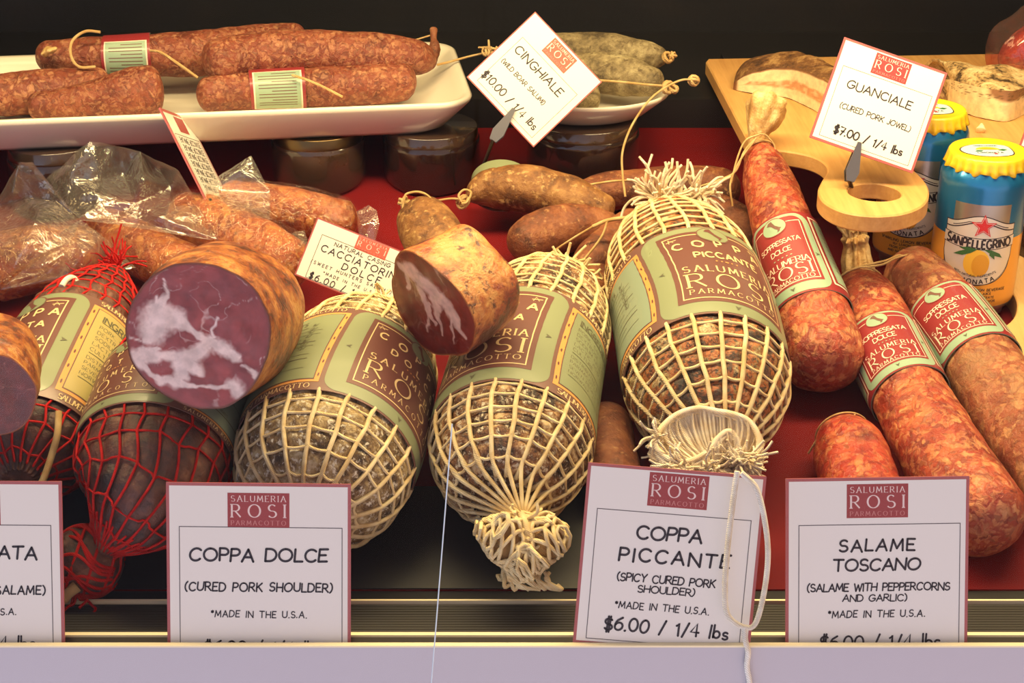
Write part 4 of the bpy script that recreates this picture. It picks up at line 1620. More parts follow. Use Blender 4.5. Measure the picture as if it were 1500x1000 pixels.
# two red-netted ones at the left
rK = .0445
Kb, tK = netted('coppa', 'red-netted coppa with a yellowed ingredients label, at the far left',
                axis_on_deck([(170, 398), (122, 490), (76, 590), (28, 705)], rK),
                [(0, .006), (.05, .014), (.14, .026), (.27, .038), (.42, .0435), (.6, rK), (.8, .043), (.92, .033), (1, .01)],
                labpy(442, 588), M['net_red'], M['coppa_red'], 'COPPA', 'COTTA', R(-58), 22, .0115, .0009, None, 'coppa', 'red-netted coppas', 'khaki', 0, .25, amp=.002, bulge=.0022, jit=.1)
c0 = Kb.pos(0, 0, 0)
mb = MB()
wool(mb, D(172, 392, depth(c0)), [(RIGHT, -.9, .5), (UP, -.1, 1), (FWD, -.5, .3)], 46, .022, .0008, rs, .9)
mb.tube(catmull([D(172, 388, depth(c0)), D(168, 365, depth(c0)), D(178, 328, depth(c0))], 6), .0008, 5)
wool(mb, D(120, 396, depth(c0)), [(RIGHT, -.9, .9), (UP, -.3, .6), (FWD, -.5, .3)], 8, .014, .0007, rs, .9)
mb.build('tie', M['net_red'], tK, fix=False)
dk = lambda x, y, o_: D(x, y, depth(Kb.pos(R(o_), Kb.x_at(y, R(o_)), .002)))
string('cord', [dk(90, 422, -30) + UP * .001, dk(100, 410, -25) - FWD * .005, dk(112, 408, -10) - FWD * .007, dk(124, 424, 0) - FWD * .003], .0022, M['white_cord'], tK)
string('hanging_cord', [dk(88, 602, -2) - FWD * .003, dk(86, 635, 0) - FWD * .003, dk(78, 665, 5) - FWD * .003, dk(66, 700, 5) - FWD * .003, dk(58, 712, 5) - FWD * .003], .0022, M['twine'], tK)

rL = .0475
Lb, tL = netted('coppa', 'red-netted coppa under the large cut coppa, its net tied in a red ball below',
                axis_on_deck([(288, 502), (258, 576), (230, 660), (204, 735), (152, 808)], 0, [rL + .018, rL + .018, rL + .016, rL + .010, .034]),
                [(0, .012), (.05, .028), (.15, .041), (.28, .0475), (.45, rL + .001), (.62, .048), (.74, .0435), (.84, .033), (.92, .019), (1, .006)],
                labpy(500, 598), M['net_red'], M['coppa_red'], 'COPPA', 'COTTA', R(-52), 22, .0115, .0009, None, 'coppa', 'red-netted coppas', 'sage2', 0, .25, amp=.002, bulge=.0022, jit=.12)
# red ball of gathered net
ce = deck(127, 822, .022)
mb = MB()
ball = Body([ce + RIGHT * -.022 + UP * .006, ce + RIGHT * .022 - UP * .006], [(0, .021), (1, .021)], .02, .02)
ball.lump = lumpy(.003, 60)
ball.mesh(mb, 30, 24, mi=1)
for i in range(26):
    a = rs.uniform(0, 6.3)
    pts = []
    ph = rs.uniform(-.8, .8)
    for k in range(9):
        u = k / 8
        pts.append(ball.pos(a + ph * u + .3 * math.sin(5 * u + a), ball.L * (.06 + .88 * u), .0008))
    mb.tube(catmull(pts, 3), .0011, 5)
for x in (.35, .6, .82, .9):
    wrap(mb, ball, ball.L * x, 1, .0010, .004)
# cords drawn in from the body to the ball
for i in range(16):
    a = R(-100 + 150 * i / 15)
    q = Lb.pos(a, Lb.L * .96, .001)
    e_ = ball.pos(R(60 + 10 * i), ball.L * rs.uniform(.3, .8), .001)
    mid = q.lerp(e_, .5) + UP * .004 - FWD * .002
    mb.tube(catmull([Lb.pos(a, Lb.L * .88, .001), q, mid, e_], 4), .0009, 5)
for px, py in ((140, 905), (128, 890), (105, 915), (100, 900)):
    d0 = depth(ce) - .012
    mb.tube(catmull([D(112, 862, d0 + .004), D((px + 118) / 2 + rs.uniform(-9, 9), (py + 865) / 2, d0), D(px, py - 12, d0 - .004), D(px - 12, py, d0 - .008)], 5), .0009, 5)
mb.build('net_ball', [M['net_red'], M['coppa_red']], tL, fix=False)
mb = MB()
d0 = depth(ce) - .014
mb.tube(catmull([D(112, 858, d0), D(101, 868, d0 - .002), D(92, 880, d0 - .003)], 5), .0042, 6, r1=.0028)
mb.build('cord', M['twine'], tL, fix=False)
# ------------------------------------------------------------------ long salami
def salami(name, label, axis, prof, m, cat, group=None, cap0=0.0, cap1=0.0, amp=.0016, bend=None, nu=80, nv=110, flat=1.0, part='sausage', s1=30, s2=110):
    b = Body(axis, prof, cap0, cap1, flat)
    th = thing(name, base_of(b), label, cat, group)
    b.lump = lumpy(amp, s1, s2)
    mb = MB()
    b.mesh(mb, nu, nv)
    mb.build(part, m, th)
    return b, th


GS = 'soppressata salami on the right'
# A: leaning up against the board
ra = .0255
dA = [(1110, 212, .088), (1127, 272, .074), (1158, 368, .056), (1192, 470, .040), (1213, 556, .0305)]
A, tA = salami('salami', 'upright-leaning soppressata beside the PICCANTE coppa, beige casing tuft at its top',
               [deck(x, y, h) for x, y, h in dA], [(0, .008), (.05, .0140), (.14, .0190), (.32, .0230), (.55, .0262), (.8, .0288), (1, .0290)], M['sal_deep'], 'salami', GS, 0, .020, amp=.0014)
soppressata_label(A, A.x_at(316), A.x_at(430), R(-14), .0014, tA)
pe = A.pos(0, 0, 0)
d0 = depth(pe)
tail = Body([D(1110, 215, d0 + .004), D(1112, 190, d0 + .004), D(1120, 168, d0 + .006), D(1126, 143, d0 + .010)], [(0, .010), (.2, .0105), (.5, .017), (.85, .021), (1, .017)], 0, .006, .75)
tail.lump = lambda th, x, p: .0022 * math.sin(7 * th + 60 * x) * (x / tail.L) + .0012 * nz(p, 120)
mb = MB()
tail.mesh(mb, 60, 40)
mb.build('casing_tuft', M['casing'], tA)
mb = MB()
wrap(mb, A, A.L * .025, 3, .0008, .0012, .0006)
J = lambda x, y, k=0: D(x, y, d0 - .012 + k)
mb.tube(catmull([J(1112, 197), J(1092, 206), J(1080, 232), J(1071, 268)], 8), .0008, 5)
mb.tube(catmull([J(1108, 202), J(1090, 222), J(1078, 250), J(1055, 263), J(1015, 276)], 8), .0008, 5)
mb.tube(catmull([J(1106, 205), J(1084, 235), J(1070, 268), J(1073, 302)], 8), .0009, 5)
mb.tube(catmull([J(1112, 196), J(1122, 198), J(1133, 210), J(1136, 220)], 8), .0007, 5)
mb.build('string', M['twine'], tA, fix=False)

# B: front right
rB = .0265
Bb, tB = salami('salami', 'soppressata with a gathered casing top, lying between the leaning salami and the rightmost one',
                axis_on_deck([(1255, 416), (1298, 512), (1356, 622), (1416, 719), (1466, 788)], rB),
                [(0, .016), (.06, .0230), (.16, .0260), (.5, .0270), (1, .0288)], M['sal_deep'], 'salami', GS, .004, .02, amp=.0016)
soppressata_label(Bb, Bb.x_at(462, R(0)), Bb.x_at(546, R(0)), R(6), .0014, tB)
d0 = depth(Bb.pos(0, 0))
tail = Body([D(1262, 412, d0 + .012), D(1256, 388, d0 + .010), D(1254, 362, d0 + .008), D(1252, 342, d0 + .004)], [(0, .016), (.3, .015), (.6, .012), (.8, .010), (1, .0125)], 0, .004, .8)
tail.lump = lambda th, x, p: .0022 * math.sin(9 * th + 40 * x) * (.3 + x / tail.L) + .001 * nz(p, 120)
mb = MB()
tail.mesh(mb, 72, 40)
wool(mb, D(1252, 345, d0), [(RIGHT, -1, 1), (UP, .2, 1), (FWD, -.5, .5)], 14, .012, .0018, rs, .5)
mb.build('casing_tuft', M['casing'], tB)
mb = MB()
wrap(mb, Bb, Bb.L * .02, 3, .0009, .002, .0008)
mb.tube(catmull([Bb.pos(R(10), Bb.L * .02, .002), D(1290, 388, d0 - .014), D(1312, 378, d0 - .012), D(1330, 373, d0 - .01)], 8), .0009, 5)
mb.tube(catmull([Bb.pos(R(20), Bb.L * .015, .002), D(1296, 382, d0 - .013), D(1316, 374, d0 - .011), D(1328, 376, d0 - .01)], 8), .0009, 5)
mb.tube(catmull([D(1256, 342, d0), D(1262, 322, d0 + .004), D(1284, 316, d0 + .008), D(1304, 322, d0 + .012), D(1316, 338, d0 + .014)], 8), .0009, 5)
mb.build('string', M['twine'], tB, fix=False)

# C: rightmost
rC = .0285
Cb, tC = salami('salami', 'rightmost soppressata, dusty brown, its label below the lemon soda can',
                axis_on_deck([(1317, 382), (1363, 433), (1412, 496), (1475, 591), (1575, 737)], rC),
                [(0, .018), (.08, .0240), (.25, .0272), (1, .0290)], M['sal_dusty'], 'salami', GS, .016, .02, amp=.0018)
soppressata_label(Cb, Cb.x_at(426, R(0)), Cb.x_at(502, R(0)), R(4), .0014, tC)

# D: short red one low between A and B
rD = .0205
Db, tD = salami('salami', 'deep red salami low behind the SALAME TOSCANO card, tied at its top',
                axis_on_deck([(1234, 625), (1246, 665), (1262, 715), (1285, 775)], rD),
                [(0, .011), (.1, .0195), (.3, .0245), (1, .0260)], M['sal_red'], 'salami', GS, .008, .018, amp=.0016)
mb = MB()
wrap(mb, Db, Db.L * .06, 2, .0007, .002, .0008)
d0 = depth(Db.pos(0, Db.L * .05))
mb.tube(catmull([D(1252, 606, d0 - .004), D(1250, 616, d0 - .008), D(1225, 620, d0 - .010), D(1200, 640, d0 - .008), D(1184, 664, d0 - .002)], 8), .0007, 5)
mb.build('string', M['twine'], tD, fix=False)

# E: dark piece behind the PICCANTE card
Eb, tE = salami('salami', 'dark brown salami end low between the middle coppa and the PICCANTE coppa',
                axis_on_deck([(884, 600), (892, 650), (906, 730)], .018), [(0, .015), (.3, .018), (1, .018)], M['cacc2'], 'salami', None, .014, .014, nu=48, nv=50)

# ------------------------------------------------------------------ small hunter's salami
GC = 'small salami behind the coppas'


def knot(mb, c, r=.0042, n=3):
    for k in range(n):
        a = Vector((rs.uniform(-1, 1), rs.uniform(-1, 1), rs.uniform(-1, 1))).normalized()
        b = a.orthogonal().normalized()
        d = a.cross(b)
        mb.tube([c + (b * math.cos(2 * PI * j / 12) + d * math.sin(2 * PI * j / 12)) * r for j in range(12)], r * .33, 5, closed=True)


def small(label, pts, prof, m='cacc', caps=(.012, .012), strings=(), knots=(), lab=None, amp=.0011):
    b, th = salami('small_salami', label, [deck(x, y, h) for x, y, h in pts], prof, M[m], 'salami', GC, caps[0], caps[1], amp=amp, nu=56, nv=70, s1=40, s2=150)
    if strings or knots:
        for k in knots:
            mb = MB()
            knot(mb, D(k[0], k[1], depth(b.pos(0, b.L * k[2])) + (k[3] if len(k) > 3 else 0)))
            mb.build('knot', M['twine'], th, fix=False)
        for st in strings:
            mb = MB()
            d0 = depth(b.pos(0, b.L * st[0])) + st[1]
            q = [D(x, y, d0 + (kk * (st[3] if len(st) > 3 else 0))) for kk, (x, y) in enumerate(st[2])]
            mb.tube(catmull(q, 8), .0010, 5)
            mb.build('string', M['twine'], th, fix=False)
    return b, th


c1b, c1t = small('grey-brown small salami standing up behind the middle cut coppa', [(608, 300, .055), (622, 325, .050), (644, 365, .045), (668, 410, .03)],
                 [(0, .011), (.1, .018), (.3, .0225), (.7, .0245), (1, .024)], 'cacc', (.006, .012),
                 [(.05, -.004, [(592, 292), (596, 284), (612, 281), (626, 286), (634, 296)]), (.05, -.004, [(592, 292), (590, 306), (596, 300), (592, 320), (600, 338), (606, 356)], .001)], [(592, 296, .04)])
c2b, c2t = small('curved brown small salami under the CINGHIALE card, tied at its left tip', [(684, 290, .036), (712, 276, .038), (756, 275, .038), (810, 284, .036), (856, 300, .032), (898, 316, .024)],
                 [(0, .004), (.06, .0095), (.18, .0165), (.4, .020), (.7, .019), (1, .014)], 'cacc', (.002, .008),
                 [(.03, -.003, [(676, 296), (672, 286), (680, 278), (690, 282), (684, 296), (676, 298)]), (.02, 0, [(676, 292), (660, 291), (640, 294)], .004)], [(676, 298, .0), (680, 294, .0)])
c3b, c3t = small('long small salami lying level behind the tie of the PICCANTE coppa', [(838, 292, .018), (880, 282, .019), (930, 277, .019), (985, 272, .019), (1040, 276, .019), (1085, 282, .019)],
                 [(0, .012), (.2, .0165), (.6, .017), (.85, .019), (1, .014)], 'cacc2', (.01, .01),
                 [(.1, -.016, [(842, 276), (866, 270), (900, 265), (930, 264)], .002), (.3, -.018, [(916, 288), (912, 255), (912, 222), (925, 185), (950, 148), (975, 128), (1000, 117), (1020, 118)], .004)], [(1016, 118, .4, .01)])
c4b, c4t = small('reddish small salami just right of the middle cut coppa', [(752, 365, .022), (792, 345, .023), (834, 333, .024), (876, 330, .022), (905, 330, .016)],
                 [(0, .015), (.25, .0195), (.6, .0195), (.85, .014), (1, .007)], 'cacc2', (.01, .006))
c5b, c5t = small('small salami tucked left of the PICCANTE coppa', [(848, 402, .02), (878, 375, .02), (910, 348, .02), (935, 322, .02)],
                 [(0, .012), (.3, .0175), (.7, .018), (1, .014)], 'cacc2', (.01, .01))
c6b, c6t = small('small salami glimpsed between the PICCANTE coppa and the leaning soppressata', [(1000, 300, .028), (1045, 312, .03), (1080, 335, .026), (1100, 372, .018)],
                 [(0, .014), (.4, .0175), (.8, .0165), (1, .01)], 'cacc2', (.01, .008))
c7b, c7t = small('dark small salami deep between the middle coppa and the PICCANTE coppa', [(856, 462, .016), (866, 426, .016), (876, 394, .016)],
                 [(0, .011), (.5, .014), (1, .012)], 'cacc2', (.01, .01))


def paper_ring(label, pts, r, width, tilt):
    """a curled green paper band"""
    c = pts
    mb = MB()
    e1 = RIGHT
    e2 = (UP * math.cos(tilt) + FWD * math.sin(tilt)).normalized()
    ax = e1.cross(e2)
    rows = []
    for k, (rr, a_) in enumerate(((r, -1), (r, 1), (r - .0009, 1), (r - .0009, -1), (r, -1))):
        rows.append([c + (e1 * math.cos(2 * PI * j / 40) * 1.25 + e2 * math.sin(2 * PI * j / 40)) * rr + ax * width / 2 * a_ for j in range(40)])
    mb.grid(rows[0:2], True, 0)
    mb.grid(rows[1:3], True, 1)
    mb.grid(rows[2:4], True, 2)
    mb.grid(rows[3:5], True, 1)
    return mb


mb = paper_ring('', D(734, 272, depth(c2b.pos(0, c2b.L * .3)) + .026), .0200, .018, -R(38))
th = mb.build('paper_band', [M['sage'], M['brown2'], M['cacc2']])
tag(th, 'curled green paper band peeping over the curved small salami', 'paper band')

# ------------------------------------------------------------------ cut coppas
def cut_face(mb, c, e1, e2, n, fn, rim=None, N=150):
    """a disc of N rings with a colour per point: fn(u, v) on the unit disc"""
    start = len(mb.v)
    na = 220
    for k in range(N + 1):
        r_ = k / N
        for j in range(na):
            a = 2 * PI * j / na
            u, v_ = r_ * math.cos(a), r_ * math.sin(a)
            p = rim(a) if rim else (e1 * math.cos(a) + e2 * math.sin(a))
            q = c + p * r_
            q = q + n * .0012 * nz(q, 60, 2) * (1 - r_ ** 4)
            mb.v.append(q)
            mb.col.append(fn(u, v_))
    for k in range(N):
        for j in range(na):
            j2 = (j + 1) % na
            mb.f.append((start + k * na + j, start + (k + 1) * na + j, start + (k + 1) * na + j2, start + k * na + j2))
            mb.m.append(0)


def seg_d(p, a, b):
    ab = (b[0] - a[0], b[1] - a[1])
    l2 = ab[0] ** 2 + ab[1] ** 2
    t_ = 0 if l2 == 0 else max(0, min(1, ((p[0] - a[0]) * ab[0] + (p[1] - a[1]) * ab[1]) / l2))
    return math.hypot(p[0] - a[0] - ab[0] * t_, p[1] - a[1] - ab[1] * t_), t_


def marbled(strokes, meat, dark, fat, rim_c, seed, holes=(), grain=1.0):
    def fn(u, v_):
        w1 = noise.noise(Vector((u * 3.2, v_ * 3.2, seed))) * .06 + noise.noise(Vector((u * 11, v_ * 11, seed + 3))) * .03
        w2 = noise.noise(Vector((u * 3.2, v_ * 3.2, seed + 9))) * .06 + noise.noise(Vector((u * 11, v_ * 11, seed + 5))) * .03
        p = (u + w1, v_ + w2)
        f = 0.0
        for st in strokes:
            for (a, b) in zip(st, st[1:]):
                d_, t_ = seg_d(p, a, b)
                w_ = a[2] + (b[2] - a[2]) * t_
                e_ = (w_ - d_) / max(.012, w_ * .35) + noise.noise(Vector((u * 24, v_ * 24, seed))) * .55
                f = max(f, min(1, max(0, e_ * .5 + .5)))
        for h in holes:
            d_ = math.hypot((p[0] - h[0]) / h[2], (p[1] - h[1]) / h[3])
            f *= min(1, max(0, (d_ - .9) / .2))
        # hair-fine veins
        vn = abs(noise.noise(Vector((u * 3.1 + w1 * 6, v_ * 3.1 + w2 * 6, seed + 20))))
        vein = max(0, 1 - vn / .028) * max(0, noise.noise(Vector((u * 2, v_ * 2, seed + 30))) + .15)
        f = max(f, min(.45, vein * .9))
        k = .5 + .5 * noise.fractal(Vector((u * 3, v_ * 3, seed + 40)), 1, 2, 4)
        k = min(1, max(0, k + .25 * noise.noise(Vector((u * 40, v_ * 40, seed)))))
        r_ = math.hypot(u, v_)
        c = [dark[i] + (meat[i] - dark[i]) * k for i in range(3)]
        c = [c[i] + (fat[i] * (.92 + .12 * noise.noise(Vector((u * 9, v_ * 9, seed)))) - c[i]) * f for i in range(3)]
        e_ = max(0, min(1, (r_ - .955) / .03))
        return (*[c[i] + (rim_c[i] - c[i]) * e_ for i in range(3)], 1)
    return fn


def cut_coppa(label, axis, prof, rindm, face_fn, cap1, squash, group='cut coppas', amp=.002):
    b = Body(axis, prof, 0, cap1)
    th = thing('cut_coppa', base_of(b), label, 'coppa', group)
    b.lump = lambda th_, x, p: (amp * nz(p, 26, 3) + squash(th_) * b.rad(x)) * (1.0 if x > .002 else 1.0)
    mb = MB()
    b.mesh(mb, 110, 90, cap_a=False)
    mb.build('rind', rindm, th)
    p, t_, n, bb = b.frame(.0004)
    ea = (RIGHT - t_ * RIGHT.dot(t_)).normalized()
    eb = t_.cross(ea) if t_.cross(ea).dot(UP) > 0 else ea.cross(t_)

    def rim(a):
        d_ = ea * math.cos(a) + eb * math.sin(a)
        return d_ * (b.rad(.0004) + b.lump(math.atan2(d_.dot(bb), d_.dot(n)), .0004, p + d_ * b.rad(.0004)) + .0003)
    mb = MB()
    mb.col = []
    cut_face(mb, p, ea, eb, -t_, face_fn, rim)
    mb.build('cut_face', M['meat'], th, fix=False)
    return b, th


def zc(x, y, cx=875, cy=465, rx=315, ry=330, s_=(1, -1)):
    return ((x - cx) / rx, -(y - cy) / ry)


Z = lambda x, y, w: (*zc(x, y), w / 320)
strokes = [
    [Z(690, 350, 45), Z(690, 390, 75), Z(670, 440, 60), Z(645, 480, 22)],
    [Z(725, 300, 14), Z(700, 350, 40), Z(760, 390, 45), Z(830, 420, 14), Z(900, 480, 16), Z(960, 520, 42), Z(1040, 562, 22), Z(1060, 560, 4)],
    [Z(735, 225, 5), Z(740, 290, 8), Z(700, 330, 26)],
    [Z(700, 290, 6), Z(690, 340, 20)],
    [Z(920, 490, 30), Z(870, 545, 40), Z(800, 575, 32), Z(720, 560, 24), Z(620, 575, 34), Z(575, 570, 22)],
    [Z(640, 545, 26), Z(700, 520, 8)],
    [Z(600, 580, 36), Z(650, 650, 10), Z(700, 690, 12), Z(760, 690, 26)],
    [Z(800, 590, 52), Z(790, 650, 30), Z(760, 690, 22)],
    [Z(800, 590, 50), Z(870, 620, 26), Z(880, 630, 8)],
    [Z(760, 690, 22), Z(850, 700, 6), Z(980, 690, 8), Z(1010, 680, 28), Z(1040, 715, 36), Z(1050, 735, 24)],
    [Z(1060, 600, 5), Z(1110, 640, 12), Z(1150, 665, 20), Z(1185, 650, 12)],
    [Z(940, 470, 10), Z(930, 440, 5), Z(960, 385, 4)],
    [Z(570, 480, 4), Z(620, 490, 5)],
]
MEAT = lin((166, 72, 68))[:3]
MEATD = lin((124, 52, 52))[:3]
FATC = lin((244, 218, 208))[:3]
RIMC = lin((120, 62, 36))[:3]
face_I = marbled(strokes, MEAT, MEATD, FATC, RIMC, 3.3)
dI = 1.0
I0, I1, I2 = D(291, 491, .922), D(322, 472, .967), D(362, 445, 1.030)
Ib, tI = cut_coppa('large cut coppa with a round marbled face, lying on the red-netted and dusty coppas', [I0, I1, I2],
                   [(0, .0436), (.15, .0452), (.5, .0462), (.8, .0444), (1, .0406)], M['rind'], face_I, .030,
                   lambda a: .02 * math.cos(4 * a + .6) - .012 * math.cos(2 * a))
for i in range(3):
    pass

# J: the piece in the middle, cut aslant
Zj = lambda x, y, w: ((x, y, w))
strokes_j = [
    [(-.75, .42, .07), (-.40, .50, .14), (.02, .42, .17), (.42, .24, .11), (.62, .08, .05)],
    [(-.60, .40, .08), (-.62, .05, .04)],
    [(.05, .30, .11), (.25, -.50, .03)],
    [(.35, .20, .10), (.78, -.12, .05)],
    [(-.25, .25, .10), (.08, -.35, .03)],
    [(.45, .05, .04), (.55, -.45, .015)],
    [(-.05, .05, .04), (-.10, -.55, .012)],
]
face_J = marbled(strokes_j, lin((140, 46, 38))[:3], lin((98, 30, 28))[:3], lin((222, 184, 170))[:3], lin((176, 112, 62))[:3], 8.1)
J0 = D(632, 452, 1.00)
J1 = D(672, 425, 1.012)
J2 = D(716, 398, 1.030)
Jb, tJ = cut_coppa('wedge of cut coppa with a slanting dark red face, on the two middle coppas', [J0, J1, J2],
                   [(0, .0395), (.3, .0395), (.6, .0385), (.85, .036), (1, .033)], M['rind_raw'], face_J, .018,
                   lambda a: .07 * math.cos(2 * a - .3) + .05 * math.cos(3 * a + 2.4) + .03 * math.cos(5 * a + .8), amp=.0034)

# M: piece cut off by the left picture edge
face_M = marbled([[(-.5, .3, .05), (.1, .1, .04)]], lin((110, 40, 40))[:3], lin((76, 26, 30))[:3], lin((190, 120, 110))[:3], lin((150, 76, 34))[:3], 5.5)
Mb, tM = cut_coppa('cut coppa at the left picture edge, dark face turned left, orange rind', [D(-14, 580, .91), D(-12, 545, .94), D(-10, 505, .985)],
                   [(0, .0262), (.3, .0276), (.7, .0276), (1, .0248)], M['rind'], face_M, .022, lambda a: .02 * math.cos(3 * a))

# ------------------------------------------------------------------ packed salami in film
def packed(label, pts, prof, caps=(.012, .014), flange=None):
    b, th = salami('packed_salami', label, [deck(x, y, h) for x, y, h in pts], prof, M['sal_film'], 'salami', 'film-packed salami at the left', caps[0], caps[1], amp=.0016, nu=64, nv=80)
    keep = b.lump
    b.lump = lambda t_, x, p: .0012 + .0016 * abs(nz(p, 70, 3)) + .0016 * nz(p, 26, 2)
    mb = MB()
    b.mesh(mb, 84, 110, off=.0008)
    b.lump = keep
    mb.build('film_sleeve', M['film_tight'], th)
    return b, th


n1b, n1t = packed('film-packed salami slanting down to the large cut coppa, second from the left', [(140, 328, .021), (185, 353, .022), (252, 388, .022), (322, 424, .022)], [(0, .017), (.2, .021), (1, .0218)])
n2b, n2t = packed('film-packed salami in the middle of the three, tip towards the CACCIATORINO card', [(256, 310, .040), (325, 338, .038), (387, 370, .036), (442, 400, .034)], [(0, .020), (.3, .0238), (.8, .0238), (1, .021)], (.01, .016))
n3b, n3t = packed('film-packed salami lying crosswise behind the CACCIATORINO card', [(318, 294, .022), (380, 304, .022), (450, 315, .021), (522, 329, .019)], [(0, .018), (.3, .0205), (.8, .0198), (1, .0175)], (.012, .012))
n4b, n4t = packed('dark film-packed salami at the left picture edge under crumpled film', [(-30, 400, .026), (30, 385, .026), (95, 372, .024), (150, 375, .02)], [(0, .026), (.4, .027), (1, .02)])


def sheet(name, label, pts, folds=.004, cuts=3, m='film', seed=1.0, cat='plastic film', parent=None, group=None, soft=True):
    """crumpled clear film through hand-placed points (px, py, height above the floor), creased along its triangles"""
    co = [Vector((p[0], p[1])) for p in pts]
    res = delaunay_2d_cdt(co, [], [], 0, .01)
    v3 = [deck(p[0], p[1], p[2]) for p in pts]
    back = [i for i in range(len(pts))]
    verts = []
    for i, q in enumerate(res[0]):
        src = res[3][i][0] if res[3][i] else 0
        verts.append(v3[src])
    bm = bmesh.new()
    bv = [bm.verts.new(v_) for v_ in verts]
    for f in res[2]:
        try:
            bm.faces.new([bv[i] for i in f])
        except ValueError:
            pass
    for k in range(cuts):
        bmesh.ops.subdivide_edges(bm, edges=bm.edges[:], cuts=1, use_grid_fill=True, smooth=.16 if k < 2 else 0.0, smooth_falloff='LINEAR')
    for v_ in bm.verts:
        n_ = nz(v_.co + Vector((seed, 0, 0)), 32, 2)
        ridge = (1 - 2 * abs(nz(v_.co + Vector((0, seed, 0)), 45, 2)))
        v_.co -= FWD * (folds * (n_ + .7 * ridge))
        v_.co += UP * folds * .25 * nz(v_.co + Vector((0, 0, seed)), 60, 2)
    me = bpy.data.meshes.new(name)
    base = Vector((sum(v_.co.x for v_ in bm.verts) / len(bm.verts), sum(v_.co.y for v_ in bm.verts) / len(bm.verts), min(v_.co.z for v_ in bm.verts)))
    if parent:
        base = BASE[parent.name]
    for v_ in bm.verts:
        v_.co -= base
    bmesh.ops.recalc_face_normals(bm, faces=bm.faces[:])
    bm.to_mesh(me)
    bm.free()
    me.materials.append(M[m])
    me.polygons.foreach_set('use_smooth', [True] * len(me.polygons))
    o = bpy.data.objects.new(name, me)
    COL.objects.link(o)
    if parent:
        o.parent = parent
    else:
        o.location = base
        tag(o, label, cat, group)
    BASE[o.name] = base
    return o


sheet('plastic_bag', 'large crumpled clear bag standing up below the white platter',
      [(62, 268, .06), (100, 262, .075), (132, 205, .10), (150, 262, .07), (170, 214, .085), (205, 222, .08), (228, 246, .06), (262, 250, .085), (272, 290, .05), (300, 330, .052), (240, 318, .062), (196, 300, .062), (150, 290, .066), (118, 322, .062), (210, 262, .085), (250, 275, .06), (180, 255, .06), (320, 352, .05), (290, 300, .06), (160, 320, .056), (100, 300, .06)], .004, 3, seed=1.3, group='crumpled clear bags at the left')
sheet('plastic_bag', 'crumpled clear bag at the left picture edge, peaked like a tent',
      [(0, 300, .05), (-20, 330, .05), (20, 285, .07), (30, 238, .095), (48, 238, .10), (64, 262, .08), (84, 296, .065), (118, 322, .055), (60, 312, .075), (30, 330, .06), (0, 360, .06), (40, 355, .075), (80, 335, .07), (110, 345, .06), (-10, 420, .03), (20, 395, .055), (60, 372, .065), (100, 358, .062), (36, 290, .06)], .004, 3, seed=4.1, group='crumpled clear bags at the left')
sheet('plastic_bag', 'twisted clear bag fanning out above the red-netted coppa',
      [(118, 322, .068), (130, 330, .066), (96, 372, .062), (60, 392, .06), (20, 410, .05), (2, 425, .04), (30, 400, .05), (110, 352, .072), (124, 372, .07), (130, 405, .045), (100, 405, .05), (70, 400, .045), (150, 345, .066), (180, 372, .045), (200, 392, .04), (160, 372, .05), (90, 340, .062)], .003, 3, seed=7.7, group='crumpled clear bags at the left')
sheet('seal_flap', '', [(300, 272, .06), (320, 278, .062), (350, 250, .075), (368, 228, .08), (372, 262, .07), (360, 280, .06), (396, 282, .058), (396, 330, .053), (390, 350, .05), (350, 345, .054), (320, 330, .056), (336, 300, .06), (365, 312, .058), (310, 300, .058)], .0025, 3, seed=2.2, parent=n3t)
sheet('seal_flap', '', [(522, 310, .03), (540, 300, .034), (552, 308, .034), (556, 330, .026), (550, 352, .018), (534, 350, .02), (530, 330, .03), (526, 345, .022), (542, 325, .03)], .0015, 3, seed=3.2, parent=n3t)
sheet('seal_flap', '', [(420, 350, .045), (430, 340, .05), (446, 338, .05), (450, 352, .048), (446, 380, .042), (432, 384, .042), (424, 372, .044), (438, 360, .052)], .0015, 3, seed=5.2, parent=n2t)
sheet('seal_flap', '', [(290, 360, .058), (318, 352, .06), (326, 372, .056), (340, 392, .05), (326, 396, .052), (300, 378, .058), (312, 372, .06)], .0015, 3, seed=6.2, parent=n2t)

# sign seen edge-on among the bags
d0 = depth(deck(300, 300, .05)) - .02
pA, pB = D(233, 158, d0 + .004), D(303, 297, d0 + .004)
pC = D(245, 152, d0 - .03)
th = thing('price_card', pB, 'white card seen almost edge-on, standing among the clear bags', 'price card')
ax = (pA - pB)
side = (RIGHT * .11 + FWD * .98 - UP * .05)
side = (side - ax.normalized() * side.dot(ax.normalized())).normalized()
nn = ax.normalized().cross(side)
Wc = .085
mb = MB()
ctr_ = (pA + pB) / 2 + side * Wc / 2
mb.box(ctr_, ax / 2, side * Wc / 2, nn * .0007, 0)
a_ = Art(lambda u, v_, lay: pB + ax.normalized() * u + side * v_ + nn * (-.0007 - .0001 * lay) * (1 if nn.dot(CAM - ctr_) < 0 else -1), CARD, .05)
l = ax.length
a_.rect(.003, .003, l - .003, Wc - .003, 'card', 1)
a_.frame(l * .07, Wc * .07, l * .74, Wc * .93, .0006, 'rule', 2)
a_.rect(l * .78, Wc * .34, l * .95, Wc * .66, 'red', 2)
for i in range(7):
    a_.text('SALAME PICCANTE', l * (.68 - i * .085), Wc * .5, Wc * .06, 'ink', 'hand', .3, Wc * .7, 3, rot=PI / 2)
off = len(mb.v)
mb.v += a_.mb.v
mb.f += [tuple(i + off for i in f) for f in a_.mb.f]
mb.m += a_.mb.m
mb.build('card', [CARD[k] for k in a_.names], th, smooth=False, fix=False)
mb = MB()
mb.tube([D(308, 292, d0 + .002), deck(318, 320, 0)], .0014, 6)
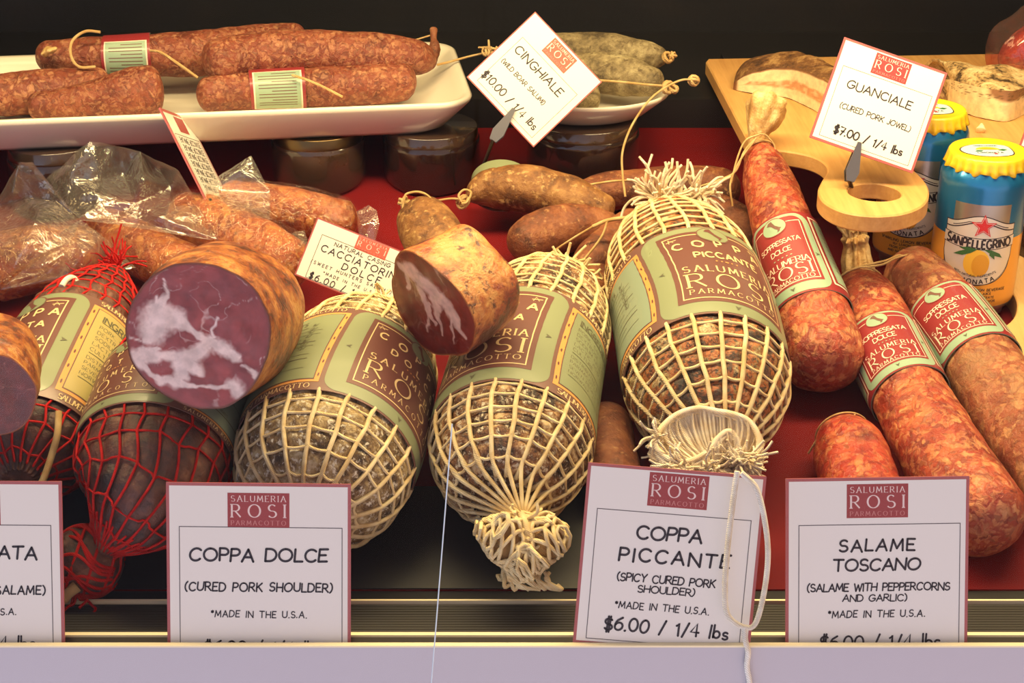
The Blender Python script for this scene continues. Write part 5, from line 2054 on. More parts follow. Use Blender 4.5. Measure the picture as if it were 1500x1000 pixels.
mb.build('stem', M['dark_steel'], th)
# ------------------------------------------------------------------ the white platter and its salami
def rr_loop(c, ex, ey, hw, hd, rad, z, n=8):
    out = []
    for (sx, sy, a0) in ((1, 1, 0), (-1, 1, 90), (-1, -1, 180), (1, -1, 270)):
        for i in range(n + 1):
            a = R(a0 + 90 * i / n)
            out.append(c + ex * (sx * (hw - rad) + rad * math.cos(a)) + ey * (sy * (hd - rad) + rad * math.sin(a)) + Vector((0, 0, z)))
    return out


ZR = .166
nr = onZ(652, 152, ZR)
nl = onZ(0, 177, ZR)
fr_ = onZ(690, 60, ZR)
ex = (nr - nl).normalized()
ey = Vector((-ex.y, ex.x, 0))
depth_p = (fr_ - nr).dot(ey) + .004
W2 = .245
right_edge = (fr_ - nr).dot(ex) * .5
pc_ = nr + ex * (right_edge + .004 - W2) + ey * depth_p / 2
pc_.z = 0
hd = depth_p / 2
mb = MB()
loops = [rr_loop(pc_, ex, ey, W2 - .052, hd - .038, .02, ZR - .0275), rr_loop(pc_, ex, ey, W2 - .036, hd - .026, .024, ZR - .026), rr_loop(pc_, ex, ey, W2 - .012, hd - .010, .028, ZR - .006),
         rr_loop(pc_, ex, ey, W2 - .006, hd - .006, .03, ZR - .001), rr_loop(pc_, ex, ey, W2 - .002, hd - .002, .03, ZR + .0003), rr_loop(pc_, ex, ey, W2, hd, .03, ZR - .0012), rr_loop(pc_, ex, ey, W2 - .001, hd - .001, .03, ZR - .005),
         rr_loop(pc_, ex, ey, W2 - .022, hd - .016, .026, ZR - .028), rr_loop(pc_, ex, ey, W2 - .03, hd - .022, .024, ZR - .032), rr_loop(pc_, ex, ey, W2 - .06, hd - .045, .02, ZR - .032)]
mb.grid(loops, True)
mb.fan(loops[0], sum(loops[0], Vector()) / len(loops[0]), 0)
mb.fan(loops[-1], sum(loops[-1], Vector()) / len(loops[-1]), 0)
tag(mb.build('serving_platter', M['ceramic']), 'long white rectangular platter holding salami at the upper left', 'platter')
ZF = ZR - .026


def tz(x, y, r, k=0.0):
    return onZ(x, y, ZF + r + k)


GP = 'salami on the white platter'
rt = .0185


def tray_salami(label, pts, prof, caps, m='sal_tray', lab=None, amp=.0014, ties=None):
    b, th = salami('salami', label, [tz(*p) for p in pts], prof, M[m], 'salami', GP, caps[0], caps[1], amp=amp, nu=64, nv=110)
    if lab:
        x0, x1 = b.x_at(lab[0], lab[2], True), b.x_at(lab[1], lab[2], True)
        R0 = b.rad((x0 + x1) / 2) + .0012
        ml = label_mb(b, x0, x1, 0, 300, .0012)
        a, H = label_art(b, x0, x1, 0, .0012, SOPMAT, R0)
        # print runs along the sausage's side: v is along the axis
        a.rect(-R0 * 2.5, 0, R0 * 2.5, H, 'wine', 1)
        a.rect(-R0 * 1.25, H * .06, R0 * lab[3], H * .94, 'pale', 2)
        a.rect(-R0 * 1.2, H * .09, R0 * (lab[3] - .05), H * .91, 'base', 3)
        for i in range(12):
            u = R0 * (lab[3] - .2) - i * R0 * .15
            if u > -R0 * 1.1:
                a.line([(u, H * .16), (u, H * (.84 if i % 3 else .6))], R0 * .035, 'brown', 4)
        join_label(ml, a, 'label', th)
    return b, th


s1, s1t = tray_salami('long labelled salami at the back of the white platter, casing end folded',
                      [(52, 82, rt, .02), (110, 84, rt, .018), (190, 83, rt, .018), (290, 78, rt, .018), (380, 68, rt, .018), (450, 62, rt, .016)], [(0, .013), (.12, .0165), (.3, .0185), (.6, .0205), (1, .019)], (.010, .014), lab=(148, 219, R(10), .75))
d0 = depth(s1.pos(0, s1.L * .2)) - .016
mb = MB()
mb.tube(catmull([D(147, 47, d0), D(125, 46, d0), D(106, 60, d0 - .002), D(104, 82, d0 - .004), D(116, 98, d0 - .003), D(140, 98, d0)], 8), .0014, 6)
mb.build('string', M['twine'], s1t, fix=False)
mb = MB()
mb.tube(catmull([D(220, 74, d0 + .006), D(236, 77, d0 + .001), D(262, 94, d0), D(290, 114, d0)], 8), .0013, 6)
mb.build('string', M['twine'], s1t, fix=False)
mb = MB()
fl = Body([D(62, 80, d0 + .006), D(72, 74, d0 + .002), D(84, 70, d0 + .004)], [(0, .004), (.5, .007), (1, .004)], .003, .003, .5)
fl.lump = lumpy(.003, 120)
fl.mesh(mb, 24, 20)
mb.build('casing_fold', M['casing'], s1t)
s2, s2t = tray_salami('thick salami lying across the others at the front right of the platter, casing tip up',
                      [(300, 94, .019, .024), (360, 84, .019, .024), (440, 78, .019, .024), (530, 80, .019, .022), (600, 84, .018, .018), (632, 90, .014, .012)], [(0, .0185), (.12, .0208), (.4, .0205), (.7, .0198), (.9, .0155), (1, .008)], (.012, .006))
d0 = depth(s2.pos(0, s2.L * .97))
mb = MB()
tl_ = Body([D(628, 92, d0), D(636, 74, d0), D(635, 55, d0 + .002), D(635, 40, d0 + .004)], [(0, .007), (.4, .0055), (.7, .0028), (1, .0036)], .002, .002)
tl_.lump = lumpy(.001, 160)
tl_.mesh(mb, 20, 24)
mb.build('casing_tip', M['cacc2'], s2t)
mb = MB()
mb.tube(catmull([D(630, 52, d0 + .002), D(610, 58, d0 + .004), D(590, 63, d0 + .006)], 6), .0008, 5)
mb.build('string', M['twine'], s2t, fix=False)
mb = MB()
mb.tube(catmull([D(640, 95, d0), D(660, 90, d0 + .002), D(690, 82, d0 + .004), D(718, 76, d0 + .006), D(735, 72, d0 + .008)], 8), .0011, 5)
knot(mb, D(716, 77, d0 + .006), .003)
mb.build('string', M['twine'], s2t, fix=False)
s3, s3t = tray_salami('salami along the near edge of the platter, wearing a pale green label',
                      [(288, 140, .0165, .003), (350, 133, .0165, .003), (430, 129, .0165, .003), (520, 125, .0165, .003), (596, 119, .0165, .003), (610, 118, .0165, .003)], [(0, .0145), (.15, .0158), (.5, .017), (.9, .0178), (1, .0165)], (.010, .012), lab=(366, 447, R(25), 1.0))
d0 = depth(s3.pos(0, s3.L * .6)) - .016
string('string', [D(428, 110, d0 + .004), D(450, 117, d0), D(475, 128, d0 - .002), D(502, 142, d0 - .003)], .0012, M['twine'], s3t)
s4, s4t = tray_salami('salami at the left picture edge of the platter, dull brown', [(-40, 142, .0185), (30, 136, .0185), (100, 130, .0185), (165, 124, .0185)], [(0, .0185), (.7, .0185), (1, .016)], (.01, .012), 'sal_tray')
s5, s5t = tray_salami('short reddish salami at the front left of the platter, blunt end to the right', [(40, 158, .013), (100, 151, .015), (160, 143, .018), (215, 134, .022), (240, 132, .022)], [(0, .011), (.3, .014), (.7, .021), (.9, .0225), (1, .020)], (.008, .010), 'sal_tray')

# ------------------------------------------------------------------ jars that carry the platter and the plate
def jar(label, px, py, r, z1, mat, lidm, y=None, rings=(.9,), lidh=.010, top=True):
    c = onZ(px, py, z1) if y is None else None
    c = Vector((c.x, c.y + r * .95, 0))
    z0 = deckz(c.y - r) + .0002
    zb = deckz(c.y)
    th = thing('glass_jar', Vector((c.x, c.y, z0)), label, 'jar', 'dark jars under the dishes')
    mb = MB()
    h = z1 - z0
    prof = [(.0, 0), (.86, 0), (.97, .04), (1, .10), (1, .72), (.985, .80), (.9, .86), (.88, .90), (.88, .985)]
    rows = []
    n = 48
    for pr, pz in prof:
        rows.append([Vector((c.x + r * pr * math.cos(2 * PI * j / n), c.y + r * pr * math.sin(2 * PI * j / n), z0 + h * pz + (0 if pz > .12 else (deckz(c.y + r * pr * math.sin(2 * PI * j / n)) + .0003 - z0)))) for j in range(n)])
    mb.grid(rows, True)
    mb.build('jar_body', mat, th)
    mb = MB()
    rows = []
    for pr, dz in [(.0, 0), (.93, 0), (.95, -.001), (.955, -lidh * .8), (.97, -lidh), (.955, -lidh * 1.15), (.90, -lidh * 1.15), (.885, -lidh * .6)]:
        rows.append([Vector((c.x + r * pr * math.cos(2 * PI * j / n), c.y + r * pr * math.sin(2 * PI * j / n), z1 + dz - .0003)) for j in range(n)])
    mb.grid(rows, True)
    mb.build('lid', lidm, th)
    return th


ZB = ZR - .032
jar('squat dark jar with a brassy lid under the middle of the white platter', 457, 206, .041, ZB - .0004, M['jar_glass'], M['brass'])
jar('dark jar under the right end of the white platter', 628, 204, .043, ZB - .0004, M['jar_dark'], M['jar_glass'])
jar('dark jar under the left end of the white platter', 60, 226, .041, ZB - .0004, M['jar_dark'], M['jar_glass'])

# ------------------------------------------------------------------ white plate with boar salami
ZP = .160
prc = onZ(856, 128, ZP)
rx, ry = .0755, .062
mb = MB()
prof = [(.0, -.018), (.62, -.018), (.74, -.015), (.95, -.002), (.985, .0002), (1.0, -.0008), (.985, -.004), (.72, -.020), (.62, -.023), (.45, -.023)]
rows = []
n = 72
for pr, dz in prof:
    pr = max(pr, .002)
    rows.append([Vector((prc.x + rx * pr * math.cos(2 * PI * j / n), prc.y + ry * pr * math.sin(2 * PI * j / n), ZP + dz)) for j in range(n)])
mb.grid(rows, True)
mb.fan(rows[-1], Vector((prc.x, prc.y, ZP - .023)), 0)
tag(mb.build('plate', M['ceramic']), 'round white plate of boar salami behind the CINGHIALE card', 'plate')
jar('dark jar under the white plate', 858, 196, .050, ZP - .0234, M['jar_dark'], M['jar_glass'])
zp = lambda x, y, h: onZ(x, y, ZP - .017 + h)
GBo = 'boar salami on the white plate'
b1, b1t = salami('boar_salami', 'upper grey-green boar salami behind the CINGHIALE card, tied at the right', [zp(728, 84, .030), zp(790, 78, .032), zp(860, 74, .034), zp(930, 80, .034), zp(978, 86, .032)], [(0, .006), (.12, .012), (.3, .0165), (.7, .0165), (.9, .012), (1, .007)], M['boar'], 'salami', GBo, .004, .006, nu=56, nv=70)
d0 = depth(b1.pos(0, b1.L * .02))
mb = MB()
wool(mb, D(722, 74, d0), [(RIGHT, -1, 1), (UP, -.3, .3), (FWD, -.3, .3)], 12, .012, .0012, rs, .6)
mb.build('tie', M['twine'], b1t, fix=False)
mb = MB()
knot(mb, D(712, 76, d0), .0035)
mb.build('knot', M['twine'], b1t, fix=False)
mb = MB()
d1 = depth(b1.pos(0, b1.L * .97))
knot(mb, D(978, 84, d1 - .004), .0045)
knot(mb, D(985, 82, d1 - .004), .0035)
mb.build('knot', M['twine'], b1t, fix=False)
b2, b2t = salami('boar_salami', 'lower grey-green boar salami on the white plate, nearer the rim', [zp(770, 112, .024), zp(850, 106, .026), zp(920, 112, .026), zp(968, 122, .026)], [(0, .012), (.3, .0175), (.7, .0175), (1, .011)], M['boar'], 'salami', GBo, .006, .008, nu=56, nv=70)
d1 = depth(b2.pos(0, b2.L * .9))
mb = MB()
mb.tube(catmull([D(870, 117, d1 - .018), D(910, 120, d1 - .016), D(950, 124, d1 - .014), D(978, 126, d1 - .008)], 8), .0011, 5)
knot(mb, D(978, 128, d1 - .008), .005)
knot(mb, D(986, 130, d1 - .006), .004)
mb.build('string', M['twine'], b2t, fix=False)
b3, b3t = salami('boar_salami', 'dark blunt boar salami end peeping right of the CINGHIALE card', [zp(800, 146, .012), zp(840, 144, .0125), zp(878, 141, .013)], [(0, .011), (.6, .013), (1, .013)], M['boar'], 'salami', GBo, .006, .007, nu=48, nv=40)

# ------------------------------------------------------------------ wooden boards
ZW = .150
raw = [(1034, 90), (1038, 86), (1436, 79), (1560, 78), (1640, 80), (1640, 214), (1500, 210), (1352, 214), (1322, 222), (1316, 238), (1340, 250), (1358, 270), (1360, 290), (1345, 305), (1315, 314), (1275, 316), (1235, 310), (1207, 296), (1198, 280), (1204, 264), (1212, 250), (1206, 238), (1186, 228), (1150, 221), (1118, 218), (1102, 212), (1092, 200)]
loop = [onZ(x, y, ZW) for x, y in raw]
# round the handle corners only
sm = []
for i, p in enumerate(loop):
    if 7 <= i <= 26:
        a, b = loop[i - 1], loop[(i + 1) % len(loop)]
        sm += [p * .75 + a * .25, p * .75 + b * .25] if i in (7, 26) else [p]
    else:
        a, b = loop[i - 1], loop[(i + 1) % len(loop)]
        la, lb = (a - p).length, (b - p).length
        k = min(.004, la * .4, lb * .4)
        sm += [p + (a - p) / la * k, p + (b - p) / lb * k]
core = catmull([loop[i] for i in range(8, 26)], 5)
outer = [q for i, p in enumerate(loop[:8]) for q in [p]] + core + [loop[26]]
hc = onZ(1281, 281, ZW)
hole = [hc + Vector((.0195 * math.cos(2 * PI * j / 40), .0195 * math.sin(2 * PI * j / 40), 0)) for j in range(40)]
TH = .013
bev = .0012


def inset(lp, d):
    n = len(lp)
    out = []
    for i in range(n):
        a, b = lp[i - 1], lp[(i + 1) % n]
        t_ = (b - a)
        t_.z = 0
        if t_.length < 1e-9:
            out.append(lp[i])
            continue
        t_.normalize()
        out.append(lp[i] + Vector((-t_.y, t_.x, 0)) * d)
    return out


def area2(lp):
    return sum(lp[i - 1].x * lp[i].y - lp[i].x * lp[i - 1].y for i in range(len(lp)))


if area2(outer) < 0:
    outer.reverse()
if area2(hole) < 0:
    hole.reverse()
mb = MB()
dz = Vector((0, 0, 1))
seq = [inset(outer, bev), [p - dz * bev for p in outer], [p - dz * (TH - bev) for p in outer], [p - dz * TH for p in inset(outer, bev)]]
mb.grid(seq, True)
seqh = [inset(hole, -bev), [p - dz * bev for p in hole], [p - dz * (TH - bev) for p in hole], [p - dz * TH for p in inset(hole, -bev)]]
mb.grid(seqh, True, 0, True)
for lo, hi in ((seq[0], seqh[0]), (seq[-1], seqh[-1])):
    tr = tessellate_polygon([lo, hi])
    mb.add(lo + hi, [tuple(t_) for t_ in tr])
tag(mb.build('cutting_board', M['wood'], smooth=False, merge=True), 'pale wooden paddle board with a holed round handle, carrying the cured jowl', 'cutting board')
slab('trim_11', .21, .60, .50, .655, deckz(.5) - .02, ZW - TH - .0005, M['red_liner'], 'red covered riser under the wooden paddle board')
slab('trim_12', .21, .60, .655, .80, .132, ZW - TH - .0005, M['black'], 'black packing under the wooden paddle board')

# second, thicker board on the floor with a round hole that the front can stands in
def deckpt(px, py, h):
    return deck(px, py, h)


H2 = .016
can_c = Vector((.3475, .363, 0))
ED = Vector((0, math.cos(SLOPE), math.sin(SLOPE)))
o2 = [deck(1405, 560, H2), deck(1440, 470, H2), deck(1440, 415, H2), deck(1470, 376, H2), deck(1640, 372, H2), deck(1760, 560, H2), deck(1600, 680, H2)]
if area2(o2) < 0:
    o2.reverse()
cc = Vector((can_c.x + .002, can_c.y - .006, deckz(can_c.y - .006))) + DECKN * H2
hole2 = [cc + RIGHT * (.0425 * math.cos(2 * PI * j / 48)) + ED * (.047 * math.sin(2 * PI * j / 48)) for j in range(48)]
# board outline: generous rectangle round the hole, clear of the salami
brd = [deck(1330, 380, H2), deck(1640, 372, H2), deck(1740, 560, H2), deck(1560, 600, H2), deck(1432, 452, H2)]
x0_, x1_ = can_c.x - .0, can_c.x + .20
PLn = lambda u, w: Vector((u, 0, 0)) + Vector((0, can_c.y, deckz(can_c.y))) + ED * w + DECKN * H2
edge2 = []
for i in range(9):
    x_ = Cb.L * (.30 + .52 * i / 8)
    q_, t_ = Cb.at(x_)
    sd_ = t_.cross(DECKN)
    sd_ = -sd_ if sd_.x < 0 else sd_
    q_ = q_ + sd_.normalized() * .0345
    q_ = q_ + DECKN * (H2 - (q_ - DECK0).dot(DECKN))
    if (q_ - PLn(.3475, 0)).dot(ED) < -.052 and q_.x > .342:
        edge2.append(q_)
print('block edge', [(round(q.x, 3), round((q - PLn(.3475, 0)).dot(ED), 3)) for q in edge2])
hole2 = [PLn(.3475 + .0405 * math.sin(PI * j / 24), .0 - .046 * math.cos(PI * j / 24)) for j in range(25)]
lp = list(reversed(edge2)) + hole2 + [PLn(.3475, .075), PLn(.58, .075), PLn(.58, edge2[-1].y - can_c.y - .02)]
if area2(lp) < 0:
    lp.reverse()
mb = MB()
seq = [inset(lp, .0008), [p - DECKN * .0008 for p in lp], [p - DECKN * (H2 - .0004) for p in lp]]
mb.grid(seq, True)
for lo in (seq[0], seq[-1]):
    mb.add(lo, [tuple(t_) for t_ in tessellate_polygon([lo])])
tag(mb.build('wooden_block', M['wood2'], smooth=False, merge=True), 'thick pale wooden block with a scooped cut-out beside the front soda can', 'wooden block')

# ------------------------------------------------------------------ cured jowl on the board
def jowl(label, outline, zt, h0, cutcol, skin, sl, name='cured_jowl', seed=2.0, nlay=9, faces=None, lift=.0):
    pass


def jowl_piece(label, path, depth_v, hh, skin, colour, bulge=.006, n=60, seed=1.0, cat='cured pork jowl', round_=.35, group='cured pork jowl on the wooden board'):
    """a slab: its cut side follows path (left to right, world points on the board), the rind arches over and behind"""
    P_ = catmull(path, 12)
    N = len(P_)
    th = thing('cured_jowl', (P_[0] + P_[-1]) / 2, label, cat, group)
    mb = MB()
    mb.col = []
    K = 26
    rows = []
    for i in range(N):
        u = i / (N - 1)
        h = hh(u)
        row = []
        for k in range(K + 1):
            v_ = k / K
            p = P_[i] + dz * (h * v_ + .0004) + depth_v * (.10 * h * v_ / .03 * .2) + Vector((0, 0, .0006 * nz(P_[i] + dz * v_ * .03, 90)))
            row.append(p)
            mb.col.append(colour(u, v_, i, k))
        rows.append(row)
    mb.grid(rows)
    mb.build('cut_side', M['fat_cut'], th)
    mb = MB()
    rr = []
    S = 26
    for i in range(N):
        u = i / (N - 1)
        h = hh(u)
        top = rows[i][-1]
        bot = rows[i][0]
        back = depth_v * (.35 + .65 * math.sin(PI * min(1, max(0, u * .92 + .06))) ** .5)
        row = [top.copy()]
        for s_ in range(1, S + 1):
            a = s_ / S
            prof_h = h * (1 - a ** 2.2) ** .6 if a < 1 else 0
            prof_h = h * ((1 - a ** 3) ** .5)
            q = bot + back * a + dz * (prof_h + bulge * math.sin(PI * a) * min(1, h / .012))
            q += dz * (.0022 * nz(q, 45, 3)) * math.sin(PI * min(1, a * 1.1 if a < .9 else .5)) + Vector((0, 0, .0002))
            row.append(q)
        rr.append(row)
    mb.grid(rr)
    # underside
    mb.grid([[rr[i][-1], rows[i][0]] for i in range(N)])
    mb.grid([rows[0], ] + [[rows[0][0].lerp(rr[0][-1], k / K) for k in range(K + 1)]])
    mb.grid([rows[-1], ] + [[rows[-1][0].lerp(rr[-1][-1], k / K) for k in range(K + 1)]])
    mb.build('rind', skin, th, merge=True)
    return th


FW = lin((238, 216, 170))
PKL = lin((200, 140, 96))
BRL = lin((120, 76, 44))


def mixc(a, b, t_):
    return tuple(a[i] + (b[i] - a[i]) * t_ for i in range(4))


def col_left(u, v_, i, k):
    wob = .09 * noise.noise(Vector((u * 7, v_ * 2, 1.1))) + .04 * noise.noise(Vector((u * 30, v_ * 6, 4)))
    c = FW
    ctr_ = .44 + wob - .12 * (u - .5)
    w_ = .17 * min(1, u * 2.2)
    t_ = max(0, min(1, (w_ - abs(v_ - ctr_)) / .05))
    c = mixc(c, PKL, t_ * .9)
    if t_ > .3 and noise.noise(Vector((u * 26, v_ * 12, 7))) > .1:
        c = mixc(c, FW, .5)
    t2 = max(0, min(1, (v_ - .93) / .04))
    c = mixc(c, BRL, t2)
    t3 = max(0, min(1, (.06 - u) / .03))
    return mixc(c, BRL, t3)


zw = lambda x, y: onZ(x, y, ZW + .0003)
jowl_piece('wedge of cured jowl with white fat and brown rind, left on the wooden board', [zw(1074, 131), zw(1100, 137), zw(1150, 143), zw(1185, 158), zw(1225, 178), zw(1262, 192)], Vector((.018, .078, 0)),
           lambda u: .0025 + .027 * math.sin(PI * min(.5, .02 + .75 * u)) ** .8, M['jowl_skin'], col_left)


def col_right(u, v_, i, k):
    wob = .1 * noise.noise(Vector((u * 5, v_ * 2, 2.1)))
    c = mixc(FW, lin((236, 206, 150)), .5 + .5 * noise.noise(Vector((u * 6, v_ * 5, 3))))
    b = max(0, min(1, (.22 - math.hypot((u - .66) * 1.0, (v_ - .95 + wob) * .55)) / .04))
    c = mixc(c, lin((132, 84, 52)), b * .9)
    if noise.noise(Vector((u * 40, v_ * 24, 5))) > .32 and v_ > .62:
        c = mixc(c, lin((84, 64, 38)), .8)
    return c


jowl_piece('peppered cured pork jowl with a thick white side, right of the GUANCIALE card', [zw(1388, 150), zw(1400, 160), zw(1432, 172), zw(1474, 178), zw(1500, 168), zw(1530, 158)], Vector((-.01, .105, 0)),
           lambda u: .020 + .006 * math.sin(PI * u), M['jowl_pepper'], col_right, bulge=.008, seed=3)
m3, m3t = salami('cured_jowl', 'small brown lump of cured jowl right behind the GUANCIALE card', [onZ(1350, 150, ZW + .016), onZ(1368, 152, ZW + .0165), onZ(1384, 155, ZW + .015)], [(0, .015), (.5, .0175), (1, .015)], M['jowl_skin'], 'cured pork jowl', 'cured pork jowl on the wooden board', .012, .012, nu=40, nv=30, part='rind', amp=.002)
cr = Body([onZ(1437, 192, ZW + .002), onZ(1438, 181, ZW + .006)], [(0, .0042), (.5, .003), (1, .001)], .001, .001)
cr.lump = lumpy(.0012, 300)
mb = MB()
cr.mesh(mb, 20, 16)
tag(mb.build('fat_crumb', M['fat']), 'small crumb of white fat on the wooden board', 'crumb')
# film-wrapped joint at the top right
wj = Body([onZ(1445, 96, ZW + .022), onZ(1490, 78, ZW + .034), onZ(1560, 62, ZW + .045)], [(0, .018), (.4, .034), (1, .046)], .016, .02)
wj.lump = lumpy(.003, 30)
t_w = thing('wrapped_ham', base_of(wj), 'joint of red cured ham under loose clear film in the top right corner', 'ham')
mb = MB()
wj2 = Body([onZ(1462, 92, ZW + .018), onZ(1500, 80, ZW + .026), onZ(1560, 66, ZW + .034)], [(0, .012), (.4, .024), (1, .034)], .012, .02)
wj2.lump = lumpy(.002, 30)
wj2.mesh(mb, 40, 40)
mb.build('meat', M['sal_red'], t_w)
mb = MB()
wj.mesh(mb, 60, 50)
mb.build('film_wrap', M['film_red_reflection'], t_w)
# corner of one more card at the right edge
dd = 1.22
price_card('price_card', 'corner of a cream card standing on the wooden board at the right picture edge', D(1503, 186, dd), D(1640, 236, dd), D(1491, 214, dd),
           [], lg=(0, .5, .2, .4), main='red', box=(.05, .1, .95, .9), border=.02)
# ------------------------------------------------------------------ lemon soda cans
CANM = {k: M[v_] for k, v_ in dict(silver='can_silver', blue='can_blue', orange='can_orange', white='can_white', ink='ink', red='star_red', lemon='lemon', lemon2='lemon_dark', leaf='leaf', sky='sky_print', gold='ochre', yellow='foil_yellow').items()}


def star(a, cu, cv, r, m, lay, k=.42):
    pts = []
    for i in range(10):
        rr = r if i % 2 == 0 else r * k
        an = PI / 2 + i * PI / 5
        pts.append((cu + rr * math.cos(an), cv + rr * math.sin(an)))
    a.poly(pts, m, lay)


def soda_can(label, cx, cy, turn):
    rc, h = .0328, .1255
    z0 = deckz(cy - rc) + .0065
    th = thing('soda_can', Vector((cx, cy, z0)), label, 'soda can', 'lemon soda cans')
    ax = [Vector((cx, cy, z0 + h)), Vector((cx, cy, z0 + h / 2)), Vector((cx, cy, z0))]
    b = Body(ax, [(0, .0265), (.02, .0268), (.05, .0275), (.10, .0312), (.135, .0327), (.16, rc), (.5, rc), (.86, rc), (.92, .0318), (.97, .0270), (1, .0262)])
    b.prof = b.prof
    mb = MB()
    rows = b.mesh(mb, 96, 90)
    mb.build('can_body', M['can_silver'], th)
    # printed sleeve: art in metres, v = 0 at the foot
    fn = lambda u, v, lay: b.pos(turn + u / rc, h - v, .00006 + lay * .00006)
    a = Art(fn, CANM, .0026)
    C_ = PI * rc
    a.rect(-C_, .012, C_, .0665, 'orange', 1)
    a.rect(-C_, .0665, -.0215, .1195, 'blue', 1)
    a.rect(.0215, .0665, C_, .1195, 'blue', 1)
    a.rect(-.0215, .094, .0215, .1195, 'blue', 1)
    a.rect(-.0215, .0665, .0215, .094, 'silver', 1)
    # pale shield
    n = 30
    rows = []
    out = []
    for i in range(n + 1):
        u = -.0265 + .053 * i / n
        x = u / .0265
        lo = .0305 + .0235 * (1 - math.sqrt(max(0, 1 - abs(x) ** 2.6)))
        hi = .0810 + .0038 * math.cos(PI * x) * (1 - .3 * x * x)
        rows.append((u, lo, hi))
    for (w_, m_, ly) in ((.0007, 'ink', 2), (0.0, 'white', 3)):
        g = [[a.fn(u * (1 + (.025 if w_ else 0)), lo - w_ + (hi + w_ - lo + w_) * j / 22, ly) for j in range(23)] for u, lo, hi in rows]
        a.mb.grid(g, False, a.mi(m_))
    a.line([(u, hi - .0045) for u, lo, hi in rows], .0009, 'ink', 4)
    a.line([(u, hi - .0028) for u, lo, hi in rows if abs(u) > .008 and abs(u) < .022], .0006, 'ink', 4)
    # name banner
    bn = lambda u: .0655 + .0024 * (1 - (u / .0265) ** 2) * -1
    us = [-.0275 + .055 * i / 24 for i in range(25)]
    a.mb.grid([[a.fn(u, bn(u) - .0046 + .0092 * j / 4, 4) for j in range(5)] for u in us], False, a.mi('ink'))
    a.mb.grid([[a.fn(u, bn(u) - .0040 + .0080 * j / 4, 5) for j in range(5)] for u in us], False, a.mi('white'))
    tx = 'SANPELLEGRINO'
    gap = .2
    Wt = text_w(tx, gap)
    size = .049 / Wt
    x = -Wt / 2
    for ch in tx:
        gw = G[ch][0]
        u = (x + gw / 2) * size
        a.text(ch, u, bn(u), size * 1.42, 'ink', 'sans', lay=6, w=.22, wide=.72, rot=math.atan(2 * .0024 * u / .0265 ** 2))
        x += gw + gap
    star(a, .002, .0772, .0098, 'red', 7)
    star(a, .002, .0772, .0080, 'white', 8)
    star(a, .002, .0772, .0072, 'red', 9)
    # lemon and leaves
    a.ell(.0, .0478, .0096, .0108, 'lemon', 5)
    a.ell(.003, .0462, .0064, .0088, 'lemon2', 6)
    a.poly([(-.0, .0592), (-.006, .0588), (-.013, .0560), (-.018, .0528), (-.011, .0530), (-.005, .0556)], 'leaf', 7)
    a.poly([(-.0, .0592), (-.008, .0602), (-.014, .0588), (-.008, .0572)], 'leaf', 7)
    a.poly([(.004, .0592), (.010, .0586), (.0165, .0556), (.019, .0520), (.011, .0546)], 'leaf', 7)
    a.poly([(.009, .0578), (.0125, .0550), (.0130, .0510), (.0085, .0548)], 'leaf', 7)
    # words along the foot of the shield
    def curved(tx_, rad_, cv, size_, w_, span, lay=6, wide=1):
        gp = .25
        Wt_ = text_w(tx_, gp)
        k = span / Wt_
        x_ = -Wt_ / 2
        for ch_ in tx_:
            gw_ = G[ch_][0]
            an = (x_ + gw_ / 2) * k / rad_
            if ch_ != ' ':
                a.text(ch_, rad_ * math.sin(an), cv + rad_ * (1 - math.cos(an)), size_, 'ink', 'sans', lay=lay, w=w_, rot=an, wide=wide)
            x_ += gw_ + gp
    curved('LIMONATA', .034, .0328, .0036, .2, .030)
    curved('WITH NATURAL INGREDIENTS', .034, .0374, .0017, .16, .032)
    a.line([(.026 * math.sin(i / 10 * 1.4), .0296 + .036 * (1 - math.cos(i / 10 * 1.1))) for i in range(-10, 11)], .0004, 'ink', 4)
    for i, (s_, sz) in enumerate((('SPARKLING LEMON BEVERAGE', .0021), ('16% LEMON JUICE', .0018), ('FROM CONCENTRATE', .0018), ('AND NATURAL FLAVOR', .0018), ('330 ML', .0019))):
        a.text(s_, .003, .0262 - i * .0031, sz, 'ink', 'sans', .28, None, 4, w=.19)
    a.line(arc(-.0275, .038, .0028, .0028, 0, 360, 20), .0004, 'ink', 4)
    a.text('U', -.0275, .038, .0026, 'ink', 'sans', lay=4)
    a.mb.build('printed_sleeve', [CANM[k] for k in a.names], th, fix=False)
    # yellow foil cap
    zt = z0 + h + .0012
    mb = MB()
    nn_ = 144
    r2 = random.Random(int(cx * 1e4))
    ph = [r2.uniform(-.25, .25) for _ in range(nn_)]
    rows = []
    for pr, dz_, wv_ in ((.001, -.0008, 0), (.0235, -.0008, 0), (.0262, .0002, 0), (.0278, .0002, 0), (.0290, -.0014, 0), (.0296, -.0042, .0004), (.0300, -.0072, .0009), (.0310, -.0105, .0014), (.0305, -.0110, .0014)):
        row = []
        for j in range(nn_):
            an = 2 * PI * j / nn_
            rr_ = pr + wv_ * math.sin(26 * an + ph[j])
            row.append(Vector((cx + rr_ * math.cos(an), cy + rr_ * math.sin(an), zt + dz_ + (wv_ * .9 * math.sin(13 * an + 1) if wv_ > .001 else 0))))
        rows.append(row)
    mb.grid(rows, True)
    lt = lambda u, v, lay: Vector((cx + u, cy + v, zt - .0008 + lay * .00008))
    a = Art(lt, CANM, .05)
    off = .0
    def oval(s_):
        return [(s_ * .0200 * math.cos(2 * PI * i / 40) * (1 - .08 * math.cos(6 * PI * i / 40)), s_ * .0165 * math.sin(2 * PI * i / 40) * (1 + .10 * math.cos(4 * PI * i / 40))) for i in range(40)]
    a.poly(oval(1.0), 'ink', 2)
    a.poly(oval(.95), 'sky', 3)
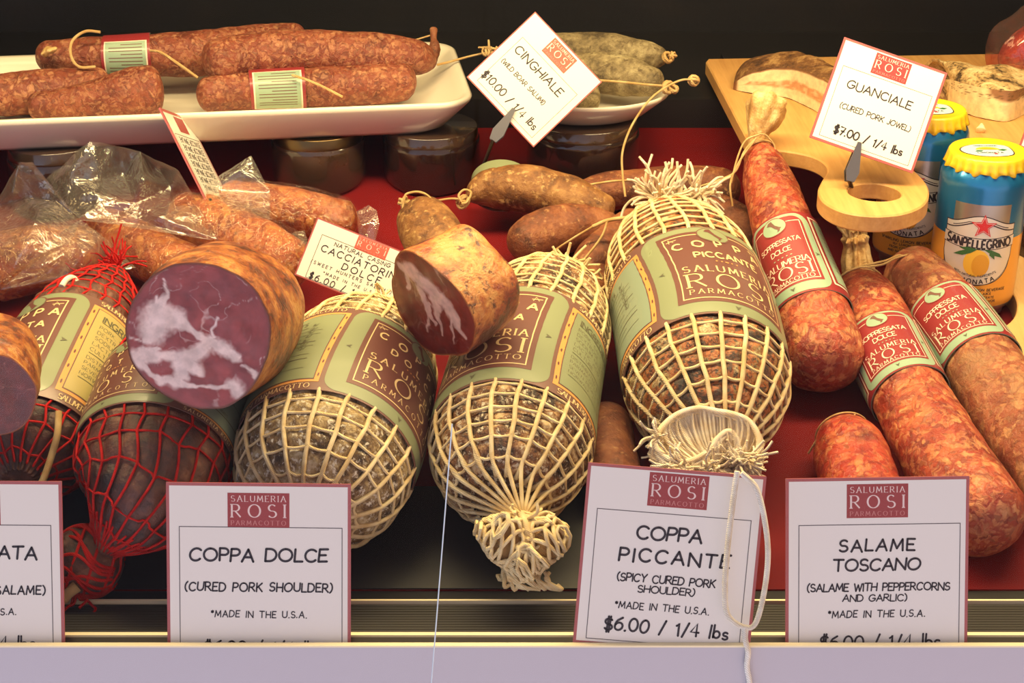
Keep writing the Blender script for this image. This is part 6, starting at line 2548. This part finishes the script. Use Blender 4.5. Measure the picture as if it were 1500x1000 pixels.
    a.poly([(.0092 * math.cos(PI * i / 16), .001 + .0066 * math.sin(PI * i / 16)) for i in range(17)], 'lemon', 4)
    a.poly([(.0064 * math.cos(PI * i / 16), .001 + .0040 * math.sin(PI * i / 16)) for i in range(17)], 'lemon2', 5)
    a.poly([(.007, .000), (.011, .0025), (.0145, .001), (.011, -.002)], 'leaf', 5)
    a.poly([(-.004, -.001), (-.0085, -.0005), (-.011, -.003), (-.006, -.0035)], 'leaf', 5)
    star(a, .0035, -.0085, .0022, 'red', 5)
    a.text('LIMONATA', 0, -.0062, .0026, 'ink', 'sans', .25, .019, 6, w=.17)
    a.text('SANPELLEGRINO', 0, .0098, .0017, 'ink', 'sans', .25, .018, 6, w=.2)
    o_ = len(mb.v)
    mb.v += a.mb.v
    mb.f += [tuple(i + o_ for i in f) for f in a.mb.f]
    names = ['foil'] + a.names
    mb.m += [m_ + 1 for m_ in a.mb.m]
    mb.build('foil_cap', [M['foil_yellow']] + [CANM[k] for k in a.names], th, fix=False)
    return th


soda_can('lemon soda can with a yellow foil cap, the front one, beside the wooden block', can_c.x + .0095, can_c.y + .013, R(4))
soda_can('lemon soda can behind the GUANCIALE card and the board handle', .3265, .4400, R(-14))

# jar lid glimpsed behind the front can at the right edge
gj = onZ(1500, 392, .075)
tj = thing('glass_jar', Vector((gj.x + .02, gj.y + .03, deckz(gj.y))), 'glass jar with a metal lid at the right picture edge, behind the wooden block', 'jar')
mb = MB()
cxx, cyy = gj.x + .028, gj.y + .045
rows = []
for pr, z_ in ((.001, 0), (.026, 0), (.030, .006), (.030, .030), (.026, .036), (.026, .038)):
    rows.append([Vector((cxx + pr * math.cos(2 * PI * j / 40), cyy + pr * math.sin(2 * PI * j / 40), max(deckz(cyy + pr * math.sin(2 * PI * j / 40)) + .0003, deckz(cyy) + z_))) for j in range(40)])
mb.grid(rows, True)
mb.build('jar_body', M['jar_glass'], tj)
mb = MB()
rows = []
zz = deckz(cyy) + .037
for pr, z_ in ((.001, .011), (.027, .011), (.0285, .010), (.029, .001), (.0285, 0), (.0262, 0)):
    rows.append([Vector((cxx + pr * math.cos(2 * PI * j / 40), cyy + pr * math.sin(2 * PI * j / 40), zz + z_)) for j in range(40)])
mb.grid(rows, True)
mb.build('lid', M['steel'], tj)
